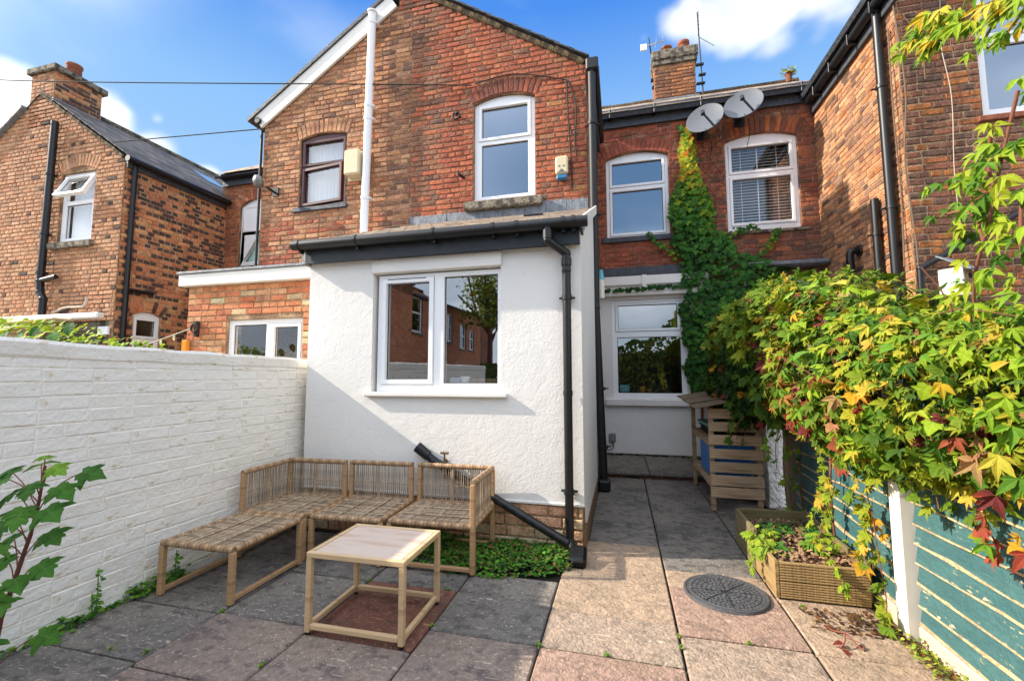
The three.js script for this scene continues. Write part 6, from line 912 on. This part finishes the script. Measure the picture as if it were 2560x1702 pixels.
{ // sycamore sapling
  const t = thing('sapling', 'young sycamore sapling with dark green lobed leaves beside the white wall', 'sapling', [-2.5, 0, -1.25]), r = rng(91);
  const stem = [[-2.50, 0, -1.27], [-2.44, .25, -1.26], [-2.398, .396, -1.25], [-2.346, .526, -1.25], [-2.303, .647, -1.25], [-2.269, .735, -1.25], [-2.239, .863, -1.25], [-2.222, 1.0, -1.25]].map((p) => V(...p)); const cv = new THREE.CatmullRomCurve3(stem);
  const sg = new G(); for (let i = 0; i + 1 < stem.length; i++) sg.tube([stem[i], stem[i + 1]], .0105 - i * .0009, 7, [1, 1, 1], 0, false); part(t, 'stem', sg, std({ color: lin('#6b3f31'), roughness: .8 }));
  const green = ['#4c7c30', '#578836', '#44702c', '#66963c', '#507e32'].map((h) => leafMat(lin(h), .32)), young = ['#7fa838', '#93b23e', '#6d9a38'].map((h) => leafMat(lin(h), .4));
  const pts = [[-2.237, 1.029, 0], [-2.337, 0.988, -.05], [-2.131, 0.998, .02], [-2.355, 0.947, .06], [-2.191, 0.936, .07], [-2.094, 0.961, -.08], [-2.382, 0.885, .02], [-2.068, 0.928, .03], [-2.203, 0.849, .08], [-2.092, 0.849, .05], [-2.332, 0.777, .08], [-2.266, 0.712, .1], [-2.113, 0.752, .02], [-2.410, 0.613, .0], [-2.122, 0.641, .04], [-2.183, 0.597, .08], [-2.381, 0.530, .08], [-2.290, 0.547, .1], [-2.262, 0.505, .07], [-2.312, 0.362, .09], [-2.378, 0.376, .1], [-2.30, .30, -.1], [-2.45, .80, -.02], [-2.46, .95, -.02], [-2.46, .68, -.05]];
  pts.forEach(([x, y, dz], i) => {
    const c = V(x, y, -1.25 + dz); let best = 0, bd = 9; for (let k = 0; k <= 40; k++) { const p = cv.getPoint(k / 40); const d = Math.abs(p.y - (y - .05 - Math.abs(x - p.x) * .35)); if (d < bd) { bd = d; best = k / 40; } } const a = cv.getPoint(Math.min(1, best)); const out = V().subVectors(c, a); const s = i === 0 ? .036 : (i < 4 ? .055   : .062) * (.85 + r() * .3); const dir = out.clone().setY(out.y * .3).normalize(); if (out.length() < .04) dir.set(.3, 1, .2);
    const base = c.clone().addScaledVector(dir, -s * .5).add(V(0, .012, 0)); part(t, 'leaf_stalk', new G().tube([a, a.clone().lerp(base, .55).add(V(0, .015, 0)), base], .0022, 5, [1, 1, 1], 6, false), std({ color: lin('#7a4a38') }));
    const tip = dir.clone().add(V((r() - .5) * .4, -.45, (r() - .5) * .4)), n = V(.15 + (r() - .5) * .6, .9, .42 + (r() - .5) * .5); const e = new THREE.Mesh(SYC[i % 2], (i < 3 ? young : green)[Math.floor(r() * 3)]); e.name = 'leaf'; e.applyMatrix4(leafBasis(base, n, tip, s * 1.12)); e.position.sub(t.position); t.add(e);
  });
}
// low plants: small-leaved ground cover, wall-foot weeds, joint weeds
function carpet(name, label, cat, n, place, pal, size, seed, solid = true) {
  const r = rng(seed), mats = pal.map((h) => lin(h)), im = new THREE.InstancedMesh(ROUND[0], leafMat(new THREE.Color(1, 1, 1), .3), n); let k = 0;
  for (let i = 0; i < n; i++) { const p = place(r); if (!p) continue; const s = size * (.6 + r() * .8), a = r() * 6.28; im.setMatrixAt(k, leafBasis(p, V((r() - .5) * 1.1, 1, (r() - .5) * 1.1), V(Math.cos(a), (r() - .3) * .5, Math.sin(a)), s)); const c = mats[Math.floor(r() * mats.length)].clone().multiplyScalar(.8 + r() * .4); im.setColorAt(k, c); k++; }
  im.count = k; im.name = numbered(name); scene.add(im); tag(im, label, cat, null, solid ? 'stuff' : null); return im;
}
carpet('ground_cover', 'low mat of small round green leaves under the sofa arm by the extension', 'ground cover', 7000, (r) => { const x = -1.75 + r() * 1.39, z = -3.5 + r() * .72; const e = interp([[-1.75, -3.2], [-1.45, -3.02], [-1.2, -2.9], [-.85, -2.92], [-.6, -3.04], [-.42, -3.12], [-.36, -3.14]], x) + (fbm(x, z, 9, 2) - .5) * .12; if (z > e) return null; const h = (.015 + .07 * fbm(x * .7, z * .7, 6, 3)) * smooth(e, e - .08, z) + .004; return V(x, h * (.5 + r() * .5), z); }, ['#4f8c30', '#5f9c36', '#42782c', '#74aa3c', '#3a6a2a', '#7d963a', '#8a6a44'], .022, 5);
carpet('wall_weeds', 'small green weeds and moss along the foot of the white garden wall', 'weeds', 1500, (r) => { const z = -.7 - Math.pow(r(), .8) * 1.75, k = .3 + .7 * smooth(.35, .6, vn(z * 5, 1, 256)); if (r() > k) return null; return V(-2.955 + r() * r() * .13 * k, .003 + r() * r() * .09 * k, z); }, ['#4c8430', '#6a9a38', '#3a6a2a', '#86a83c'], .021, 6);
carpet('joint_weeds', 'tiny tufts of bright weed growing in the paving joints', 'weeds', 420, (r) => { const J = [[-.43, -2.265, .03], [.262, -2.52, .025], [.262, -2.42, .02], [-.1, -2.27, .03], [-2.27, -2.14, .035], [-1.66, -2.69, .03], [-1.1, -2.70, .03], [-1.03, -2.3, .02], [.6, -2.54, .02], [-.43, -1.95, .02], [-.43, -3.2, .05], [1.24, -2.92, .06], [-2.3, -1.75, .03], [-1.67, -1.8, .03], [1.0, -3.0, .03], [-2.5, -1.73, .06]]; const [x, z, s] = J[Math.floor(r() * J.length)], q = r() < .5; const a = (r() - .5) * (r() - .5) * 4 * s; return V(x + (q ? a : a * .15), r() * .012, z + (q ? a * .15 : a)); }, ['#7fa83a', '#9ab53c', '#5d8c34'], .009, 7);
carpet('fence_weeds', 'sparse yellow green weeds in the dry strip at the foot of the teal fence', 'weeds', 900, (r) => { const z = -1.9 - r() * .95; return V(1.33 + r() * .12 + (r() - .5) * .03, .004 + r() * r() * .05, z); }, ['#a8b83e', '#86a83a', '#c2b85a', '#7a5a3c', '#6d8a34', '#94683f'], .015, 8);
carpet('dead_leaves', 'dry brown leaf litter in front of the planter by the fence post', 'leaf litter', 230, (r) => V(.98 + r() * .42, .004 + r() * .012, -2.98 + r() * .24 - (r() < .3 ? .0 : 0)), ['#6e4c34', '#5a3f2e', '#8a6a4a', '#4a362a', '#8a5638'], .02, 9);
{ // tall weed at the wall
  const t = thing('weed_plant', 'thin upright green weed against the foot of the white wall', 'weed', [-2.93, 0, -1.93]), r = rng(12), st = new G(), L = []; for (const q of [[[-2.93, 0, -1.93], [-2.91, .12, -1.92], [-2.93, .26, -1.93]], [[-2.92, 0, -1.9], [-2.88, .08, -1.88], [-2.86, .16, -1.86]], [[-2.92, .0, -2.36], [-2.9, .1, -2.36], [-2.91, .2, -2.37]]]) { const c = new THREE.CatmullRomCurve3(q.map((p) => V(...p))); st.tube(q.map((p) => V(...p)), .003, 5); for (let i = 0; i < 16; i++) { const p = c.getPoint(.15 + .85 * i / 16), s = .014 + r() * .016; L.push({ m: leafBasis(p.add(V((r() - .3) * .02, 0, (r() - .5) * .03)), V(.4, 1, (r() - .5)), V(.7, .2, (r() - .5) * 2), s), s, v: 0, c: Math.floor(r() * 3) }); } } part(t, 'stem', st, stemGreen); hang(t, L, ROUND, ['#4c8430', '#6a9a38', '#3f7430']);
}
{ // planting in the box
  const t = thing('planter_plants', 'strawberry like green plants and trailing yellow shoots growing in the raised planter', 'plant', [1.1, .2, -3.5]), r = rng(15), L = [], st = new G();
  for (const [x, z, n, h, sp, pal] of [[1.04, -3.66, 40, .09, .12, [1, 2, 2]], [1.22, -3.72, 34, .08, .12, [2, 1]], [1.24, -3.36, 30, .09, .09, [3, 0, 4]], [.93, -3.48, 30, .10, .10, [3, 0, 4]], [.90, -3.30, 24, .06, .08, [0, 3]], [1.33, -3.5, 24, .1, .1, [3, 0, 1]], [1.0, -3.28, 12, .05, .07, [3, 1]]]) for (let i = 0; i < n; i++) { const a = r() * 6.28, q = Math.sqrt(r()) * sp, p = V(x + Math.cos(a) * q, .20 + h * (1 - q / sp * .6) * (.4 + r() * .6), z + Math.sin(a) * q), s = .03 + r() * .022; st.tube([V(x, .2, z), p.clone().lerp(V(x, .2, z), .4).add(V(0, .02, 0)), p], .0015, 3, [1, 1, 1], 3, false); L.push({ m: leafBasis(p, V((r() - .5) * .8 - .2, 1, (r() - .5) * .8 + .2), V(Math.cos(a), -.35, Math.sin(a)), s), s, v: Math.floor(r() * 3), c: pal[Math.floor(r() * pal.length)] }); }
  for (const q of [[[.90, .24, -3.42], [.85, .22, -3.36], [.82, .14, -3.3], [.82, .06, -3.27]], [[.92, .24, -3.3], [.87, .23, -3.22], [.84, .17, -3.2]], [[1.2, .24, -3.1], [1.22, .18, -3.03], [1.24, .06, -3.02]]]) { const c = new THREE.CatmullRomCurve3(q.map((p) => V(...p))); st.tube(q.map((p) => V(...p)), .003, 4); for (let i = 0; i < 14; i++) { const p = c.getPoint(i / 14), s = .025 + r() * .02; L.push({ m: leafBasis(p.add(V((r() - .5) * .04, (r() - .5) * .03, (r() - .5) * .04)), V(-.6, .8, .4 + (r() - .5)), V(-.4 + (r() - .5), -.7, .3), s), s, v: Math.floor(r() * 3), c: [0, 3][Math.floor(r() * 2)] }); } }
  part(t, 'stem', st, stemGreen); hang(t, L, [...ROUND, CREEP[4], CREEP[0]], ['#a6bb36', '#4a8432', '#2f6a2c', '#8aa834', '#6d9a34']);
}
{ // neighbour's shrub above the wall
  const t = thing('neighbour_shrub', 'yellow green shrub showing above the white wall at the far left', 'shrub', [-6, 0, -3.6]), r = rng(21), L = [], st = new G();
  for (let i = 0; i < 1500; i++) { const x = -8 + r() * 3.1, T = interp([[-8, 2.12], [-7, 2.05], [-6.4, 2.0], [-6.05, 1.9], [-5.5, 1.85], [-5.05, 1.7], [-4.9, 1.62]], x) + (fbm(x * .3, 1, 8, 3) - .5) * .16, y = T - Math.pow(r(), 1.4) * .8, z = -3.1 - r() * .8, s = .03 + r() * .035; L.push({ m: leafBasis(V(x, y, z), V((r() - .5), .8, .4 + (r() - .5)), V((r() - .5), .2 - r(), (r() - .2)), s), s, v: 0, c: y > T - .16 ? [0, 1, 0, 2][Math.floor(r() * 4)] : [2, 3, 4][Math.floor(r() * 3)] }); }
  for (let i = 0; i < 12; i++) { const x = -7.6 + i * .22, s = .1 + r() * .06; L.push({ m: leafBasis(V(x, 1.78 + r() * .12, -3.02), V((r() - .5) * .6, .5, 1), V((r() - .5), -.6, .5), s), s, v: 0, c: [3, 4][i % 2] }); }
  for (let i = 0; i < 10; i++) st.tube([V(-7.6 + i * .27, 0, -3.5), V(-7.5 + i * .27, 1.1, -3.4), V(-7.6 + i * .27, 1.7, -3.3)], .015, 5); part(t, 'stem', st, stemM); hang(t, L, ROUND, ['#b9cc14', '#a5c018', '#7fa81c', '#3f7a20', '#2f641e'], { tr: .45 });
}
{ // seedling on the ridge
  const t = thing('roof_plant', 'small tuft of plant growing out of the terrace ridge', 'plant', [3.27, 7.1, -9.1]), r = rng(4), L = []; part(t, 'stem', new G().cyl(V(3.27, 7.0, -9.0), V(3.27, 7.18, -9.0), .05, .07, 8), stemM); for (let i = 0; i < 50; i++) { const p = V(3.27 + (r() - .5) * .2, 7.14 + r() * .13, -9.0 + (r() - .5) * .2), s = .06 + r() * .03; L.push({ m: leafBasis(p, V((r() - .5) * 2, .7, 1), V((r() - .5) * 2, r(), .3), s), s, v: 0, c: Math.floor(r() * 3) }); } hang(t, L, ROUND, ['#9aa84a', '#7d8c3c', '#b89a5a']);
}
{ // twig of fallen creeper
  const t = thing('fallen_leaf', 'shrivelled red creeper leaf lying on the pale slab near the fence post', 'leaf', [1.06, 0, -2.64]); part(t, 'stalk', new G().tube([V(1.04, .012, -2.8), V(1.05, .02, -2.73), V(1.075, .05, -2.66)], .003, 5).tube([V(1.075, .05, -2.66), V(1.05, .03, -2.61), V(1.02, .01, -2.585)], .004, 5).tube([V(1.075, .05, -2.66), V(1.1, .03, -2.63), V(1.118, .01, -2.6)], .004, 5), std({ color: lin('#8a4a3e') }));
  for (const [x, z, a] of [[1.02, -2.585, 1], [1.115, -2.6, 5], [1.06, -2.62, 3]]) { const g = new G(); leaflet(g, leafBasis(V(x, .014, z), V(.2, 1, .1), V(Math.cos(a), 0, Math.sin(a)), 1), .06, .018, .3, .5); part(t, 'leaflet', g, leafMat(lin('#7d3a34'), .2)); }
}
// ---------------------------------------------------------------- across the back alley: what the window panes mirror
{
  const t = thing('brick_house', 'row of brick houses behind the camera, seen mirrored in the extension window', 'house', [-9, 0, 10]), MM = face('x+', -7), p = palette(['#b0684a', '#a05c42', '#bc7854', '#94553e'], 1.9);
  const wins = [[-6.9, 2.9, .8, 1.4], [-8.1, 2.5, .6, .9], [-9.9, 2.8, .6, 1.3], [-11.5, 2.6, .75, 1.2], [-12.7, 2.6, .6, 1.1]].map(([u, y, w, h]) => ({ x0: u - w / 2, x1: u + w / 2, y0: y, y1: y + h - .15, rise: .12 }));
  const wall = part(t, 'wall', slab([[-16, 0], [-4.6, 0], [-4.6, 4.5], [-6.5, 4.5], [-6.501, 4.15], [-16, 4.4]], wins, .24, MM), std({ color: lin('#c98a70'), map: mortarT }));
  brickRun({ parent: wall, M: MM, seed: 201, y0: 1.6, y1: 4.35, limit: 0, span: (y) => [[-14, y > 4.15 ? -6.5 : -4.6]].map(([a, b]) => [Math.max(a, -14), b]), holes: wins, pal: (u, y, r) => p(r) });
  for (const w of wins) makeWindow(t, MM, { ...w, d: -.04, th: .07, room: .5, glass: M.glassStrong, panes: [{ x0: w.x0 + .08, x1: w.x1 - .08, y0: w.y0 + .08, y1: w.y0 + (w.y1 - w.y0) * .55 }, { x0: w.x0 + .08, x1: w.x1 - .08, y0: w.y0 + (w.y1 - w.y0) * .55 + .06, y1: w.y1 - .03 }], sill: { y0: w.y0 - .08, y1: w.y0, mat: M.stone } });
  part(t, 'roof', new G().bar(V(-7.1, 4.2, 6.5), V(-7.1, 4.45, 16), .5, .08, .004).box(-8, -6.9, 4.5, 4.58, 4.6, 6.5), M.leadDark);
}
{
  const t = thing('tree', 'leafy tree behind the camera, seen mirrored in the extension window', 'tree', [-5.4, 0, 10.4]), r = rng(301), L = [], st = new G();
  st.cyl(V(-5.4, 0, 10.4), V(-5.35, 3.2, 10.4), .16, .1, 9); for (let i = 0; i < 9; i++) { const a = i * 2.4; st.tube([V(-5.36, 2.6 + i * .1, 10.4), V(-5.36 + Math.cos(a) * .7, 3.8 + r(), 10.4 + Math.sin(a) * .7), V(-5.36 + Math.cos(a) * 1.4, 4.6 + r() * 1.6, 10.4 + Math.sin(a) * 1.3)], .04, 5); }
  part(t, 'trunk', st, stemM); const crown = []; for (let i = 0; i < 22; i++) { const a = r() * 6.28, q = Math.sqrt(r()) * 1.15; crown.push([-5.3 + Math.cos(a) * q, 3.6 + r() * 2.6, 10.4 + Math.sin(a) * q, .45 + r() * .35]); }
  for (let i = 0; i < 2600; i++) { const [x, y, z, R] = crown[i % 22]; const d = V(r() - .5, r() - .5, r() - .5).normalize(), q = R * (.6 + r() * .45); const p = V(x, y, z).addScaledVector(d, q), s = .09 + r() * .06; L.push({ m: leafBasis(p, d.clone().add(V(0, .5, 0)), V(r() - .5, -1, r() - .5), s), s, v: 0, c: Math.floor(r() * 4) }); }
  hang(t, L, ROUND, ['#6f8a2c', '#4f7028', '#8fa034', '#a8a83c'], { limit: 0 });
}
{ // hedge and trees at the far end of the yard, behind the camera
  const t = thing('garden_hedge', 'tall dark hedge behind the camera, seen mirrored in the passage window', 'hedge', [1, 0, 6.2]), r = rng(311), L = [], st = new G();
  for (let i = 0; i < 5200; i++) { const x = -9 + r() * 14, T = interp([[-9, 1.45], [-4.5, 1.6], [-3, 2.3], [0, 2.9], [.8, 3.0], [1.4, 3.3], [2.2, 4.0], [3.2, 3.6], [5, 2.6]], x) + (fbm(x * .2, 3, 8, 3) - .5) * .5, y = T * (1 - Math.pow(r(), 1.6)), z = 5.9 + r() * .5, s = .09 + r() * .07; L.push({ m: leafBasis(V(x, y, z), V((r() - .5), .4, -1), V((r() - .5), -1, -.2), s), s, v: 0, c: Math.floor(r() * 4) }); }
  for (let i = 0; i < 10; i++) st.cyl(V(-3.8 + i * .95, 0, 6.25), V(-3.7 + i * .95, 1.6, 6.2), .05, .03, 6);
  part(t, 'stem', st, stemM); part(t, 'dark_backing', new G().box(-9, -3.2, 0, 1.3, 6.4, 6.6, .05).box(-3.19, 5, 0, 2.45, 6.4, 6.7, .05), std({ color: lin('#2c3320'), roughness: 1 })); hang(t, L, ROUND, ['#4f6a24', '#3a5520', '#6f7f2c', '#7d7a30'], { limit: 0 });  // solid dark boxes added inside the hedge to block sky glimpses
}
scene.traverse((o) => { if (o.isMesh) { o.castShadow = true; o.receiveShadow = true; } });
renderer.render(scene, camera);
